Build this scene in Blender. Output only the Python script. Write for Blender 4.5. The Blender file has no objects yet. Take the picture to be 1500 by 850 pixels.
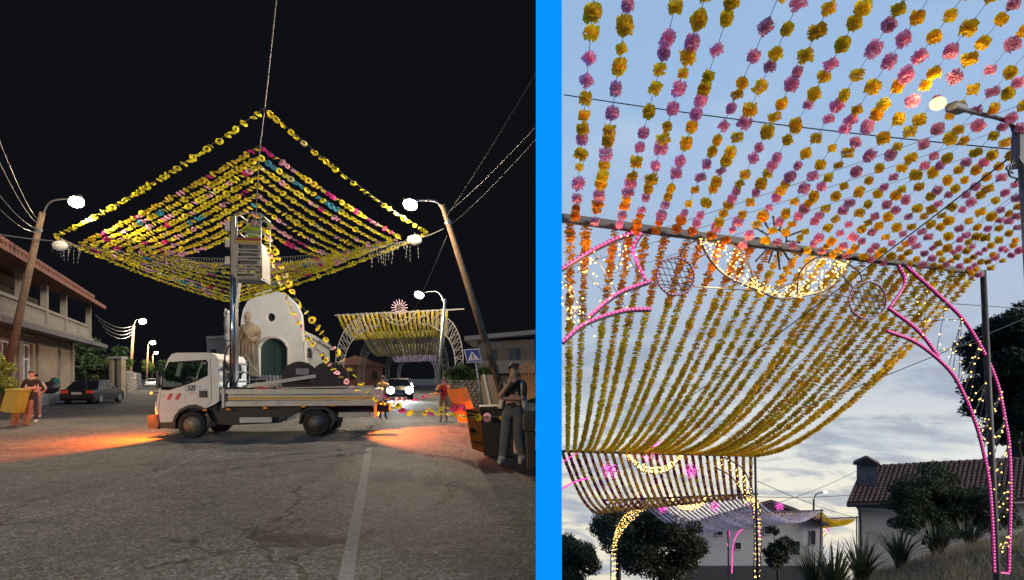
import bpy, bmesh, math, random
import numpy as np
from mathutils import Vector, Matrix, Euler, Quaternion
R = math.radians
random.seed(7)
rng = np.random.default_rng(7)
SC = bpy.context.scene
COL = SC.collection

# ---------------------------------------------------------------- camera
EYE, F, CX, HY = 1.5, 800.0, 750.0, 553.0      # eye height, focal length in photo pixels, principal column, horizon row
cam = bpy.data.cameras.new('camera'); cam.sensor_width = 36; cam.lens = 36 * F / 1500
cam.shift_y = (HY - 425) / 1500; cam.clip_start = .05; cam.clip_end = 3000
camo = bpy.data.objects.new('camera', cam); COL.objects.link(camo)
camo.location = (0, 0, EYE); camo.rotation_euler = (R(90), 0, 0); SC.camera = camo

def P(px, py, y):
    return Vector(((px - CX) * y / F, y, EYE + (HY - py) * y / F))
def G(px, py):
    y = EYE * F / (py - HY); return Vector(((px - CX) * y / F, y, 0))

# ---------------------------------------------------------------- world: night over the square, dusk over the garden
WD = Vector((54 / 800, 1, 0)).normalized()         # the dividing wall runs this way
WN = Vector((WD.y, -WD.x, 0))
w = bpy.data.worlds.new('World'); SC.world = w; w.use_nodes = True
nt = w.node_tree; N = nt.nodes; L = nt.links
bg = N['Background']
tc = N.new('ShaderNodeTexCoord')
sep = N.new('ShaderNodeSeparateXYZ'); L.new(tc.outputs['Generated'], sep.inputs[0])
rm = N.new('ShaderNodeValToRGB'); rmap = N.new('ShaderNodeMapRange')
rmap.inputs['From Min'].default_value = -.4; rmap.inputs['From Max'].default_value = 1.0
L.new(sep.outputs['Z'], rmap.inputs['Value']); L.new(rmap.outputs[0], rm.inputs[0])
def s2l(r, g, b):
    return tuple(((c / 255) / 12.92 if c / 255 < .04045 else ((c / 255 + .055) / 1.055) ** 2.4) for c in (r, g, b)) + (1,)
stops = [(-.4, (228, 216, 192)), (-.2, (236, 228, 208)), (-.1, (216, 219, 217)), (.02, (178, 188, 202)), (.2, (164, 184, 210)), (.42, (150, 180, 215)), (1.0, (128, 162, 204))]
el = rm.color_ramp.elements
while len(el) < len(stops): el.new(.5)
for e, (z, c) in zip(el, stops): e.position = (z + .4) / 1.4; e.color = s2l(*c)
def cloud(scale, stretch, lo, hi, detail=6, off=0):
    mp = N.new('ShaderNodeMapping'); mp.inputs['Scale'].default_value = (1, 1, stretch); mp.inputs['Location'].default_value = (off, 2.3 + off, 0)
    L.new(tc.outputs['Generated'], mp.inputs[0])
    n = N.new('ShaderNodeTexNoise'); n.inputs['Scale'].default_value = scale; n.inputs['Detail'].default_value = detail; n.inputs['Roughness'].default_value = .58
    n.inputs['Distortion'].default_value = .35
    L.new(mp.outputs[0], n.inputs['Vector'])
    r = N.new('ShaderNodeMapRange'); r.interpolation_type = 'SMOOTHSTEP'; r.inputs['From Min'].default_value = lo; r.inputs['From Max'].default_value = hi
    L.new(n.outputs[0], r.inputs['Value']); return r.outputs[0]
def fade(a, b):
    r = N.new('ShaderNodeMapRange'); r.interpolation_type = 'SMOOTHSTEP'; r.inputs['From Min'].default_value = a; r.inputs['From Max'].default_value = b
    L.new(sep.outputs['Z'], r.inputs['Value']); return r.outputs[0]
def mul(a, b, k=1.0):
    m = N.new('ShaderNodeMath'); m.operation = 'MULTIPLY'; L.new(a, m.inputs[0])
    if b is None: m.inputs[1].default_value = k
    else: L.new(b, m.inputs[1])
    return m.outputs[0]
def mix(f, a, b):
    m = N.new('ShaderNodeMix'); m.data_type = 'RGBA'; L.new(f, m.inputs['Factor'])
    for s, v in ((m.inputs['A'], a), (m.inputs['B'], b)):
        if isinstance(v, tuple): s.default_value = v
        else: L.new(v, s)
    return m.outputs['Result']
c1 = mul(mul(cloud(5.5, 3.0, .44, .66, 9), fade(.34, -.04)), None, .85)      # soft grey bank
c2 = mul(mul(cloud(11.0, 4.0, .48, .64, 10, 4.0), fade(.16, -.05)), None, .8)  # streaks low down
c3 = mul(cloud(3.0, 2.0, .5, .8, 5, 9.0), None, .35)                       # pale veil
dusk = mix(c3, rm.outputs[0], s2l(200, 210, 222))
dusk = mix(c1, dusk, s2l(146, 160, 182))
dusk = mix(c2, dusk, s2l(158, 166, 180))
dotn = N.new('ShaderNodeVectorMath'); dotn.operation = 'DOT_PRODUCT'; L.new(tc.outputs['Generated'], dotn.inputs[0]); dotn.inputs[1].default_value = WN
side = N.new('ShaderNodeMapRange'); side.inputs['From Min'].default_value = -.002; side.inputs['From Max'].default_value = .002
L.new(dotn.outputs['Value'], side.inputs['Value'])
L.new(mix(side.outputs[0], (.0042, .0044, .0062, 1), dusk), bg.inputs['Color'])
bg.inputs['Strength'].default_value = 1.12

# ---------------------------------------------------------------- sun: soft evening light over the garden side
sun = bpy.data.lights.new('sun', 'SUN'); sun.energy = 3.5; sun.angle = R(25); sun.color = (1, .93, .84)
suno = bpy.data.objects.new('sun', sun); COL.objects.link(suno)
sdir = Vector((1, -.40, .36)).normalized()       # towards the sun
suno.rotation_euler = sdir.to_track_quat('Z', 'Y').to_euler(); suno.location = (30, -10, 30)
SC.view_settings.view_transform = 'Standard'; SC.view_settings.look = 'None'
SC.view_settings.exposure = 0; SC.view_settings.gamma = 1; SC.view_settings.use_curve_mapping = False
try: SC.cycles.use_light_tree = True
except Exception: pass

# ---------------------------------------------------------------- materials
MATS = {}
def mat(name, col, rough=.6, metal=0, var=None, bump=None, emit=None, trans=0, spec=.5, rand=0, coat=0):
    if name in MATS: return MATS[name]
    m = bpy.data.materials.new(name); m.use_nodes = True; n = m.node_tree.nodes; l = m.node_tree.links
    b = n['Principled BSDF']; out = n['Material Output']
    b.inputs['Base Color'].default_value = (*col, 1); b.inputs['Roughness'].default_value = rough
    b.inputs['Metallic'].default_value = metal; b.inputs['Specular IOR Level'].default_value = spec
    b.inputs['Coat Weight'].default_value = coat
    src = None
    if var:
        t = n.new('ShaderNodeTexCoord'); x = n.new('ShaderNodeTexNoise'); x.inputs['Scale'].default_value = var[0]; x.inputs['Detail'].default_value = 7; x.inputs['Roughness'].default_value = .65
        l.new(t.outputs['Object'], x.inputs['Vector'])
        mr = n.new('ShaderNodeMapRange'); mr.inputs['From Min'].default_value = .3; mr.inputs['From Max'].default_value = .7
        mr.inputs['To Min'].default_value = 1 - var[1]; mr.inputs['To Max'].default_value = 1 + var[1] * .6
        l.new(x.outputs[0], mr.inputs['Value'])
        mu = n.new('ShaderNodeVectorMath'); mu.operation = 'SCALE'; mu.inputs[0].default_value = col; l.new(mr.outputs[0], mu.inputs['Scale'])
        src = mu.outputs[0]
    if rand:
        oi = n.new('ShaderNodeObjectInfo'); hs = n.new('ShaderNodeHueSaturation')
        mh = n.new('ShaderNodeMapRange'); mh.inputs['To Min'].default_value = .5 - rand * .05; mh.inputs['To Max'].default_value = .5 + rand * .05
        mv = n.new('ShaderNodeMapRange'); mv.inputs['To Min'].default_value = 1 - rand; mv.inputs['To Max'].default_value = 1 + rand * .5
        l.new(oi.outputs['Random'], mh.inputs['Value']); l.new(mh.outputs[0], hs.inputs['Hue'])
        ml = n.new('ShaderNodeMath'); ml.operation = 'MULTIPLY'; ml.inputs[1].default_value = 7.31; fr = n.new('ShaderNodeMath'); fr.operation = 'FRACT'
        l.new(oi.outputs['Random'], ml.inputs[0]); l.new(ml.outputs[0], fr.inputs[0]); l.new(fr.outputs[0], mv.inputs['Value']); l.new(mv.outputs[0], hs.inputs['Value'])
        if src: l.new(src, hs.inputs['Color'])
        else: hs.inputs['Color'].default_value = (*col, 1)
        src = hs.outputs[0]
    if src: l.new(src, b.inputs['Base Color'])
    if bump:
        t = n.new('ShaderNodeTexCoord'); x = n.new('ShaderNodeTexNoise'); x.inputs['Scale'].default_value = bump[0]; x.inputs['Detail'].default_value = 5
        l.new(t.outputs['Object'], x.inputs['Vector']); bp = n.new('ShaderNodeBump'); bp.inputs['Strength'].default_value = bump[1]; bp.inputs['Distance'].default_value = .03
        l.new(x.outputs[0], bp.inputs['Height']); l.new(bp.outputs[0], b.inputs['Normal'])
    if emit:
        b.inputs['Emission Color'].default_value = (*emit[0], 1); b.inputs['Emission Strength'].default_value = emit[1]
    if trans:
        tr = n.new('ShaderNodeBsdfTranslucent'); ms = n.new('ShaderNodeMixShader'); ms.inputs[0].default_value = trans
        if src: l.new(src, tr.inputs['Color'])
        else: tr.inputs['Color'].default_value = (*col, 1)
        l.new(b.outputs[0], ms.inputs[1]); l.new(tr.outputs[0], ms.inputs[2]); l.new(ms.outputs[0], out.inputs['Surface'])
    MATS[name] = m; return m
def paper(name, c): return mat(name, c, .85, trans=.55, spec=.15, rand=.25)
def glow(name, c, s): return mat(name, (.004, .004, .004), .9, emit=(c, s), spec=0)
def glassmat():
    if 'glass' in MATS: return MATS['glass']
    m = bpy.data.materials.new('glass'); m.use_nodes = True; n = m.node_tree.nodes; l = m.node_tree.links
    b = n['Principled BSDF']; b.inputs['Base Color'].default_value = (.02, .025, .03, 1); b.inputs['Roughness'].default_value = .06
    tr = n.new('ShaderNodeBsdfTransparent'); tr.inputs[0].default_value = (.75, .8, .8, 1); ms = n.new('ShaderNodeMixShader'); ms.inputs[0].default_value = .88
    l.new(b.outputs[0], ms.inputs[1]); l.new(tr.outputs[0], ms.inputs[2]); l.new(ms.outputs[0], n['Material Output'].inputs[0])
    MATS['glass'] = m; return m

# ---------------------------------------------------------------- mesh helpers
class MB:
    def __init__(s): s.v = []; s.f = []; s.m = []; s.mi = 0
    def add(s, vs, fs):
        o = len(s.v); s.v += [tuple(v) for v in vs]; s.f += [tuple(i + o for i in f) for f in fs]; s.m += [s.mi] * len(fs); return s
    def box(s, c, d, rot=None):
        c = Vector(c); vs = []
        for z in (-.5, .5):
            for x, y in ((-.5, -.5), (.5, -.5), (.5, .5), (-.5, .5)):
                p = Vector((x * d[0], y * d[1], z * d[2]))
                if rot is not None: p = rot @ p
                vs.append(c + p)
        return s.add(vs, [(3, 2, 1, 0), (4, 5, 6, 7), (0, 1, 5, 4), (1, 2, 6, 5), (2, 3, 7, 6), (3, 0, 4, 7)])
    def bar(s, a, b, w, h=None):
        a, b = Vector(a), Vector(b); d = b - a; q = d.to_track_quat('X', 'Z').to_matrix()
        return s.box((a + b) / 2, (d.length, w, h or w), q)
    def tube(s, pts, r, n=8, caps=True, closed=False):
        pts = [Vector(p) for p in pts]; k = len(pts); vs = []; up = Vector((0, 0, 1))
        for i, p in enumerate(pts):
            if closed: d = pts[(i + 1) % k] - pts[i - 1]
            else: d = pts[min(i + 1, k - 1)] - pts[max(i - 1, 0)]
            d = d.normalized() if d.length > 1e-9 else Vector((0, 0, 1))
            u = up if abs(d.z) < .95 else Vector((0, 1, 0)); a = d.cross(u).normalized(); b = a.cross(d)
            rr = r[i] if isinstance(r, (list, tuple)) else r
            for j in range(n):
                t = 2 * math.pi * j / n; vs.append(p + (a * math.cos(t) + b * math.sin(t)) * rr)
        fs = []
        for i in range(k if closed else k - 1):
            i2 = (i + 1) % k
            for j in range(n):
                j2 = (j + 1) % n; fs.append((i * n + j, i * n + j2, i2 * n + j2, i2 * n + j))
        if caps and not closed: fs += [tuple(reversed(range(n))), tuple(range((k - 1) * n, k * n))]
        return s.add(vs, fs)
    def lathe(s, prof, c=(0, 0, 0), n=16, axis=None, caps=True):
        c = Vector(c); vs = []; fs = []
        q = Vector(axis).to_track_quat('Z', 'Y').to_matrix() if axis else None
        for r, z in prof:
            for j in range(n):
                t = 2 * math.pi * j / n; p = Vector((r * math.cos(t), r * math.sin(t), z))
                if q: p = q @ p
                vs.append(c + p)
        for i in range(len(prof) - 1):
            for j in range(n):
                j2 = (j + 1) % n; fs.append((i * n + j, i * n + j2, (i + 1) * n + j2, (i + 1) * n + j))
        if caps: fs += [tuple(reversed(range(n))), tuple(range((len(prof) - 1) * n, len(prof) * n))]
        return s.add(vs, fs)
    def sph(s, c, r, n=10, k=7, rot=None):
        if not isinstance(r, (tuple, list)): r = (r, r, r)
        c = Vector(c); vs = []; fs = []
        for i in range(k + 1):
            a = math.pi * i / k
            for j in range(n):
                t = 2 * math.pi * j / n; p = Vector((r[0] * math.sin(a) * math.cos(t), r[1] * math.sin(a) * math.sin(t), r[2] * math.cos(a)))
                if rot is not None: p = rot @ p
                vs.append(c + p)
        for i in range(k):
            for j in range(n):
                j2 = (j + 1) % n; fs.append((i * n + j, (i + 1) * n + j, (i + 1) * n + j2, i * n + j2))
        return s.add(vs, fs)
    def bead(s, c, r):
        c = Vector(c)
        vs = [c + Vector(d) * r for d in ((1, 0, 0), (-1, 0, 0), (0, 1, 0), (0, -1, 0), (0, 0, 1), (0, 0, -1))]
        return s.add(vs, [(0, 2, 4), (2, 1, 4), (1, 3, 4), (3, 0, 4), (2, 0, 5), (1, 2, 5), (3, 1, 5), (0, 3, 5)])
    def prism(s, poly, fn, d0, d1):
        """poly of (a, b); fn(a, b, d) -> point; extruded from d0 to d1"""
        k = len(poly); vs = [fn(a, b, d0) for a, b in poly] + [fn(a, b, d1) for a, b in poly]
        return s.add(vs, [tuple(range(k)), tuple(reversed(range(k, 2 * k)))] + [(i, k + i, k + (i + 1) % k, (i + 1) % k) for i in range(k)])
    def quad(s, *p): return s.add(p, [tuple(range(len(p)))])

ORG = {}
def tag(o, label=None, cat=None, group=None, kind=None):
    if label: o['label'] = label
    if cat: o['category'] = cat
    if group: o['group'] = group
    if kind: o['kind'] = kind
    return o
def meshof(name, mb, mats, smooth=False, org=None):
    me = bpy.data.meshes.new(name)
    vs = mb.v if org is None else [(a - org[0], b - org[1], c - org[2]) for a, b, c in mb.v]
    me.from_pydata(vs, [], mb.f)
    for m in (mats if isinstance(mats, (list, tuple)) else [mats]): me.materials.append(m)
    if any(mb.m): me.polygons.foreach_set('material_index', mb.m)
    if smooth: me.polygons.foreach_set('use_smooth', [True] * len(mb.f))
    me.update(); return me
def link(name, me, parent=None):
    o = bpy.data.objects.new(name, me); COL.objects.link(o)
    if parent: o.parent = parent; ORG[o] = ORG.get(parent)
    return o
def fixn(me):
    b = bmesh.new(); b.from_mesh(me); bmesh.ops.recalc_face_normals(b, faces=b.faces); b.to_mesh(me); b.free()
def ob(name, mb, mats, parent=None, label=None, cat=None, group=None, kind=None, smooth=False, bevel=0, fix=True, at=None):
    """one mesh object in world coordinates (moved into its parent's frame)"""
    org = ORG.get(parent) if parent else at
    me = meshof(name, mb, mats, smooth, org)
    if fix: fixn(me)
    o = link(name, me, parent)
    if at is not None and not parent: o.location = at; ORG[o] = Vector(at)
    if bevel:
        b = o.modifiers.new('bevel', 'BEVEL'); b.width = bevel; b.segments = 2; b.limit_method = 'ANGLE'
    return tag(o, label, cat, group, kind)
def thing(name, loc, label, cat, group=None, rotz=0, local=False):
    o = bpy.data.objects.new(name, None); COL.objects.link(o); o.location = loc; o.rotation_euler = (0, 0, rotz); o.empty_display_size = .2
    ORG[o] = None if local else Vector(loc)
    return tag(o, label, cat, group)
def copy_tree(o, loc=None, rotz=None, label=None, parent=None):
    c = o.copy(); COL.objects.link(c); c.parent = parent
    if loc is not None: c.location = loc
    if rotz is not None: c.rotation_euler = (0, 0, rotz)
    if label: c['label'] = label
    for ch in list(o.children): copy_tree(ch, parent=c)
    return c
def bez(pts, n=24):
    """smooth curve through points (Catmull-Rom)"""
    pts = [Vector(p) for p in pts]; p = [pts[0] * 2 - pts[1]] + pts + [pts[-1] * 2 - pts[-2]]; out = []; k = len(pts) - 1
    for i in range(n + 1):
        t = i / n * k; j = min(int(t), k - 1); u = t - j; a, b, c, d = p[j:j + 4]
        out.append(.5 * (2 * b + (c - a) * u + (2 * a - 5 * b + 4 * c - d) * u * u + (3 * b - a - 3 * c + d) * u ** 3))
    return out
def sag(a, b, s, n=16):
    a, b = Vector(a), Vector(b)
    return [a.lerp(b, i / n) - Vector((0, 0, 4 * s * (i / n) * (1 - i / n))) for i in range(n + 1)]
def along(pts, step):
    """points and tangents every step metres; step may be a function"""
    out = []; d = 0; nxt = step() * .5
    for a, b in zip(pts, pts[1:]):
        l = (b - a).length
        while nxt <= d + l:
            out.append((a.lerp(b, (nxt - d) / l), (b - a) / l)); nxt += step()
        d += l
    return out
def wire(name, a, b, s, r, label, group=None, m=None, cat='cable'):
    mb = MB().tube(sag(a, b, s, 18), r, 4)
    return ob(name, mb, m or mat('cable_black', (.012, .012, .013), .5), label=label, cat=cat, group=group)
def text(name, body, size, m, parent, matrix, shear=0):
    cu = bpy.data.curves.new(name, 'FONT'); cu.body = body; cu.size = size; cu.extrude = .002; cu.align_x = 'CENTER'; cu.align_y = 'CENTER'; cu.shear = shear; cu.offset = .004
    t = bpy.data.objects.new(name, cu); COL.objects.link(t); dg = bpy.context.evaluated_depsgraph_get()
    me = bpy.data.meshes.new_from_object(t.evaluated_get(dg)); bpy.data.objects.remove(t)
    me.transform(matrix)
    if ORG.get(parent): me.transform(Matrix.Translation(-ORG[parent]))
    me.materials.clear(); me.materials.append(m); return link(name, me, parent)
def light(name, kind, loc, energy, col, parent=None, radius=.15, aim=None, spot=None, blend=.5):
    l = bpy.data.lights.new(name, kind); l.energy = energy; l.color = col; l.shadow_soft_size = radius
    if spot: l.spot_size = R(spot); l.spot_blend = blend
    o = bpy.data.objects.new(name, l); COL.objects.link(o); o.location = loc
    if parent:
        o.parent = parent; o.location = Vector(loc) - (ORG.get(parent) or Vector((0, 0, 0)))
    if aim is not None: o.rotation_euler = (Vector(loc) - Vector(aim)).to_track_quat('Z', 'Y').to_euler()
    return o
def leaf_mesh(name, blobs, n, size, m, flat=.5, seed=1, long=1.0, shell=.55):
    """n small leaf quads spread through ellipsoid blobs [(centre, radii)]"""
    g = np.random.default_rng(seed); vol = np.array([r[0] * r[1] * r[2] for _, r in blobs]); cnt = np.maximum(1, (n * vol ** .8 / (vol ** .8).sum()).astype(int))
    cs = []
    for (c, r), k in zip(blobs, cnt):
        d = g.normal(size=(k, 3)); d /= np.linalg.norm(d, axis=1)[:, None]; rad = (shell + (1 - shell) * g.random(k) ** .6) * (1 + .12 * g.normal(size=k))
        cs.append(np.array(c) + d * rad[:, None] * np.array(r))
    c = np.concatenate(cs); k = len(c)
    a = g.normal(size=(k, 3)); a /= np.linalg.norm(a, axis=1)[:, None]; b = np.cross(a, g.normal(size=(k, 3))); b /= np.linalg.norm(b, axis=1)[:, None]
    s = size * (.6 + .8 * g.random(k))[:, None]; a = a * s * long; b = b * s * flat
    v = np.stack([c - a, c + b, c + a, c - b], 1).reshape(-1, 3)
    me = bpy.data.meshes.new(name); me.vertices.add(4 * k); me.vertices.foreach_set('co', v.ravel()); me.loops.add(4 * k); me.loops.foreach_set('vertex_index', np.arange(4 * k))
    me.polygons.add(k); me.polygons.foreach_set('loop_start', np.arange(k) * 4); me.polygons.foreach_set('loop_total', np.full(k, 4)); me.update(calc_edges=True)
    me.materials.append(m); return me
def blobs_in(c, r, n, s, seed):
    g = random.Random(seed); out = []
    for _ in range(n):
        d = Vector((g.gauss(0, 1), g.gauss(0, 1), g.gauss(0, 1))).normalized() * g.uniform(.35, .95)
        k = g.uniform(.6, 1.25) * s
        out.append(((c[0] + d.x * r[0], c[1] + d.y * r[1], c[2] + d.z * r[2]), (k * 1.1, k * 1.1, k * .8)))
    return out
BARK = mat('bark', (.06, .045, .03), .9, var=(6, .4), bump=(12, .6))
def tree(name, base, c, r, n, leafsize, m, label, group=None, nb=16, bs=None, seed=1, long=1.2, cat='tree'):
    t = thing(name, base, label, cat, group)
    base, c = Vector(base), Vector(c); bl = blobs_in(c, r, nb, bs or min(r) * .42, seed)
    me = leaf_mesh('crown', bl, n, leafsize, m, seed=seed, long=long); me.transform(Matrix.Translation(-base)); link('crown', me, t)
    mb = MB(); h = c.z - base.z; tr = max(.05, .045 * h)
    mb.tube(bez([base - Vector((0, 0, .1)), base.lerp(c, .4) + Vector((.1, 0, 0)), c]), [tr * (1 - .7 * i / 24) for i in range(25)], 8)
    for i, (bc, _) in enumerate(bl[::2]):
        a = base.lerp(c, random.uniform(.45, .85)); mb.tube(bez([a, a.lerp(Vector(bc), .5) + Vector((0, 0, .1 * h)), bc], 8), [tr * .45 * (1 - .8 * k / 8) for k in range(9)], 5)
    ob('trunk', mb, BARK, t, smooth=True); return t
# ================================================================ SETTING
def asphalt():
    m = bpy.data.materials.new('asphalt'); m.use_nodes = True; n = m.node_tree.nodes; l = m.node_tree.links; b = n['Principled BSDF']
    t = n.new('ShaderNodeTexCoord')
    def noise(s, d=4, r=.6):
        x = n.new('ShaderNodeTexNoise'); x.inputs['Scale'].default_value = s; x.inputs['Detail'].default_value = d; x.inputs['Roughness'].default_value = r; l.new(t.outputs['Object'], x.inputs['Vector']); return x.outputs[0]
    def rng_(v, a, b_, c, d):
        x = n.new('ShaderNodeMapRange'); x.inputs['From Min'].default_value = a; x.inputs['From Max'].default_value = b_; x.inputs['To Min'].default_value = c; x.inputs['To Max'].default_value = d; l.new(v, x.inputs['Value']); return x.outputs[0]
    def mth(op, a, b_):
        x = n.new('ShaderNodeMath'); x.operation = op; l.new(a, x.inputs[0])
        if isinstance(b_, (int, float)): x.inputs[1].default_value = b_
        else: l.new(b_, x.inputs[1])
        return x.outputs[0]
    vo = n.new('ShaderNodeTexVoronoi'); vo.inputs['Scale'].default_value = 60; l.new(t.outputs['Object'], vo.inputs['Vector'])
    sp = n.new('ShaderNodeSeparateColor'); l.new(vo.outputs['Color'], sp.inputs[0])
    grain = rng_(sp.outputs[0], 0, 1, .2, 1.8)
    vo2 = n.new('ShaderNodeTexVoronoi'); vo2.inputs['Scale'].default_value = 24; l.new(t.outputs['Object'], vo2.inputs['Vector'])
    sp2 = n.new('ShaderNodeSeparateColor'); l.new(vo2.outputs['Color'], sp2.inputs[0]); grain2 = rng_(sp2.outputs[1], 0, 1, .6, 1.4)
    big = rng_(noise(.30, 7, .7), .32, .68, .5, 1.3); mid = rng_(noise(3.2, 6), .3, .7, .85, 1.15)
    # cracks
    dn = n.new('ShaderNodeTexNoise'); dn.inputs['Scale'].default_value = 1.6; dn.inputs['Detail'].default_value = 6; l.new(t.outputs['Object'], dn.inputs['Vector'])
    va = n.new('ShaderNodeVectorMath'); va.operation = 'MULTIPLY_ADD'; l.new(dn.outputs['Color'], va.inputs[0]); va.inputs[1].default_value = (1.1, 1.1, 0); l.new(t.outputs['Object'], va.inputs[2])
    cr = n.new('ShaderNodeTexVoronoi'); cr.feature = 'DISTANCE_TO_EDGE'; cr.inputs['Scale'].default_value = .28; l.new(va.outputs[0], cr.inputs['Vector'])
    line = rng_(cr.outputs['Distance'], .002, .010, 1, 0); mask = rng_(noise(.55, 2), .44, .52, 0, 1)
    crack = rng_(mth('MULTIPLY', line, mask), 0, 1, 1, .16)
    v = mth('MULTIPLY', mth('MULTIPLY', mth('MULTIPLY', grain, grain2), mth('MULTIPLY', big, mid)), crack)
    sc = n.new('ShaderNodeVectorMath'); sc.operation = 'SCALE'; sc.inputs[0].default_value = (.088, .088, .087); l.new(v, sc.inputs['Scale']); l.new(sc.outputs[0], b.inputs['Base Color'])
    b.inputs['Roughness'].default_value = .8; b.inputs['Specular IOR Level'].default_value = .12
    bp = n.new('ShaderNodeBump'); bp.inputs['Strength'].default_value = .9; bp.inputs['Distance'].default_value = .012; l.new(mth('ADD', grain, grain2), bp.inputs['Height']); l.new(bp.outputs[0], b.inputs['Normal'])
    return m
ASPH = asphalt()
WHITE = mat('white_paint', (.62, .61, .57), .7, var=(9, .35))
STEEL = mat('galvanised', (.32, .33, .34), .42, .8, var=(7, .2))
BLACK = mat('black_plastic', (.012, .012, .013), .45)
WOODP = mat('wood_pole', (.17, .105, .06), .85, var=(5, .35), bump=(20, .5))
CONC = mat('concrete', (.30, .285, .26), .85, var=(3, .25), bump=(14, .3))
def wl(y): return WD.x / WD.y * y       # x of the dividing wall's middle line

# square: a flat sheet that ends at the dividing wall
mb = MB()
mb.quad((-260, -40, 0), (wl(-40) - .02, -40, 0), (wl(500) - .02, 500, 0), (-260, 500, 0))
ob('road', mb, ASPH, kind='structure', label='grey cracked asphalt road of the night square', fix=False)
def strip(name, a, b, w0, w1, z=.004):
    a, b = Vector(a), Vector(b); d = (b - a).normalized(); s = Vector((-d.y, d.x, 0)); zz = Vector((0, 0, z))
    m = MB().quad(a - s * w0 / 2 + zz, a + s * w0 / 2 + zz, b + s * w1 / 2 + zz, b - s * w1 / 2 + zz)
    return ob(name, m, WORN, kind='structure', label='worn white line painted on the asphalt')
WORN = bpy.data.materials.new('worn_paint'); WORN.use_nodes = True
_n = WORN.node_tree.nodes; _l = WORN.node_tree.links; _t = _n.new('ShaderNodeTexCoord'); _x = _n.new('ShaderNodeTexNoise'); _x.inputs['Scale'].default_value = 14; _x.inputs['Detail'].default_value = 9; _x.inputs['Roughness'].default_value = .75
_l.new(_t.outputs['Object'], _x.inputs[0]); _r = _n.new('ShaderNodeMapRange'); _r.inputs['From Min'].default_value = .36; _r.inputs['From Max'].default_value = .66
_l.new(_x.outputs[0], _r.inputs[0]); _m = _n.new('ShaderNodeMix'); _m.data_type = 'RGBA'; _l.new(_r.outputs[0], _m.inputs[0]); _m.inputs['A'].default_value = (.12, .12, .115, 1); _m.inputs['B'].default_value = (.25, .245, .235, 1)
_l.new(_m.outputs['Result'], _n['Principled BSDF'].inputs['Base Color']); _n['Principled BSDF'].inputs['Roughness'].default_value = .9; _n['Principled BSDF'].inputs['Specular IOR Level'].default_value = .12
strip('road_line', G(541, 656), G(506, 852), .13, .11)
strip('parking_line', G(505, 628), G(560, 652), .10, .10)
strip('parking_line', G(300, 662), G(225, 700), .03, .03)

# added dividing wall for the flat blue bar; also keeps dusk light off the square
Y0 = 3.9; half = (823 - 785) / 2 / F * Y0
t = thing('added_dividing_wall', (wl(Y0), Y0, 0), 'added long blue wall for the flat blue bar between the square and the garden, its end face made to glow', 'wall')
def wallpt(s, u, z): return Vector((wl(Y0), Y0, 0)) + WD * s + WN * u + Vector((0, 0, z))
mb = MB()
hw = half * .93
mb.prism([(.06, -.6), (.06, 7.2), (6, 12), (95, 12), (95, -45), (40, -22), (8, -6)], lambda s, z, u: wallpt(s, u, z), -hw, hw)
ob('wall_body', mb, mat('blue_paint', (.01, .2, .72), .7, var=(3, .15)), t)
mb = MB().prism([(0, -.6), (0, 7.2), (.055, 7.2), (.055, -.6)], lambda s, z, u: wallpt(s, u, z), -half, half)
ob('glowing_bar_face', mb, glow('blue_bar_glow', (0, .30, 1.0), 1.0), t)  # end face emits so the bar stays evenly blue; no lamp here

# garden hillside
def hz(x, y):
    z = 1.05 - .39 * max(y, 4.0)
    sx = min(1, max(0, (x - 9.5) / 10)); sx = sx * sx * (3 - 2 * sx)
    z += 2.5 * sx * math.exp(-((y - 19.5) / 5.5) ** 2) + .10 * math.sin(x * 1.3 + y * .7) * sx
    if y > 130: z = 1.05 - .39 * 130 - (y - 130) * .8
    return z
mb = MB(); ys = [-30, -10, 0, 4] + [5 + i * 1.0 for i in range(40)] + [46 + i * 6 for i in range(18)]; us = [.12, 1, 2, 3, 4, 5] + [6 + i * 1.0 for i in range(34)] + [46, 60, 90, 130]
vs = [(wl(y) + u, y, hz(wl(y) + u, y) - (.0 if y > 3 else .0)) for y in ys for u in us]; k = len(us)
mb.add(vs, [(i * k + j, i * k + j + 1, (i + 1) * k + j + 1, (i + 1) * k + j) for i in range(len(ys) - 1) for j in range(k - 1)])
ob('hillside', mb, mat('dry_soil', (.13, .10, .06), .95, var=(1.2, .4), bump=(6, .8)), kind='structure', smooth=True, label='dry grassy hillside of the sunken garden')

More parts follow.
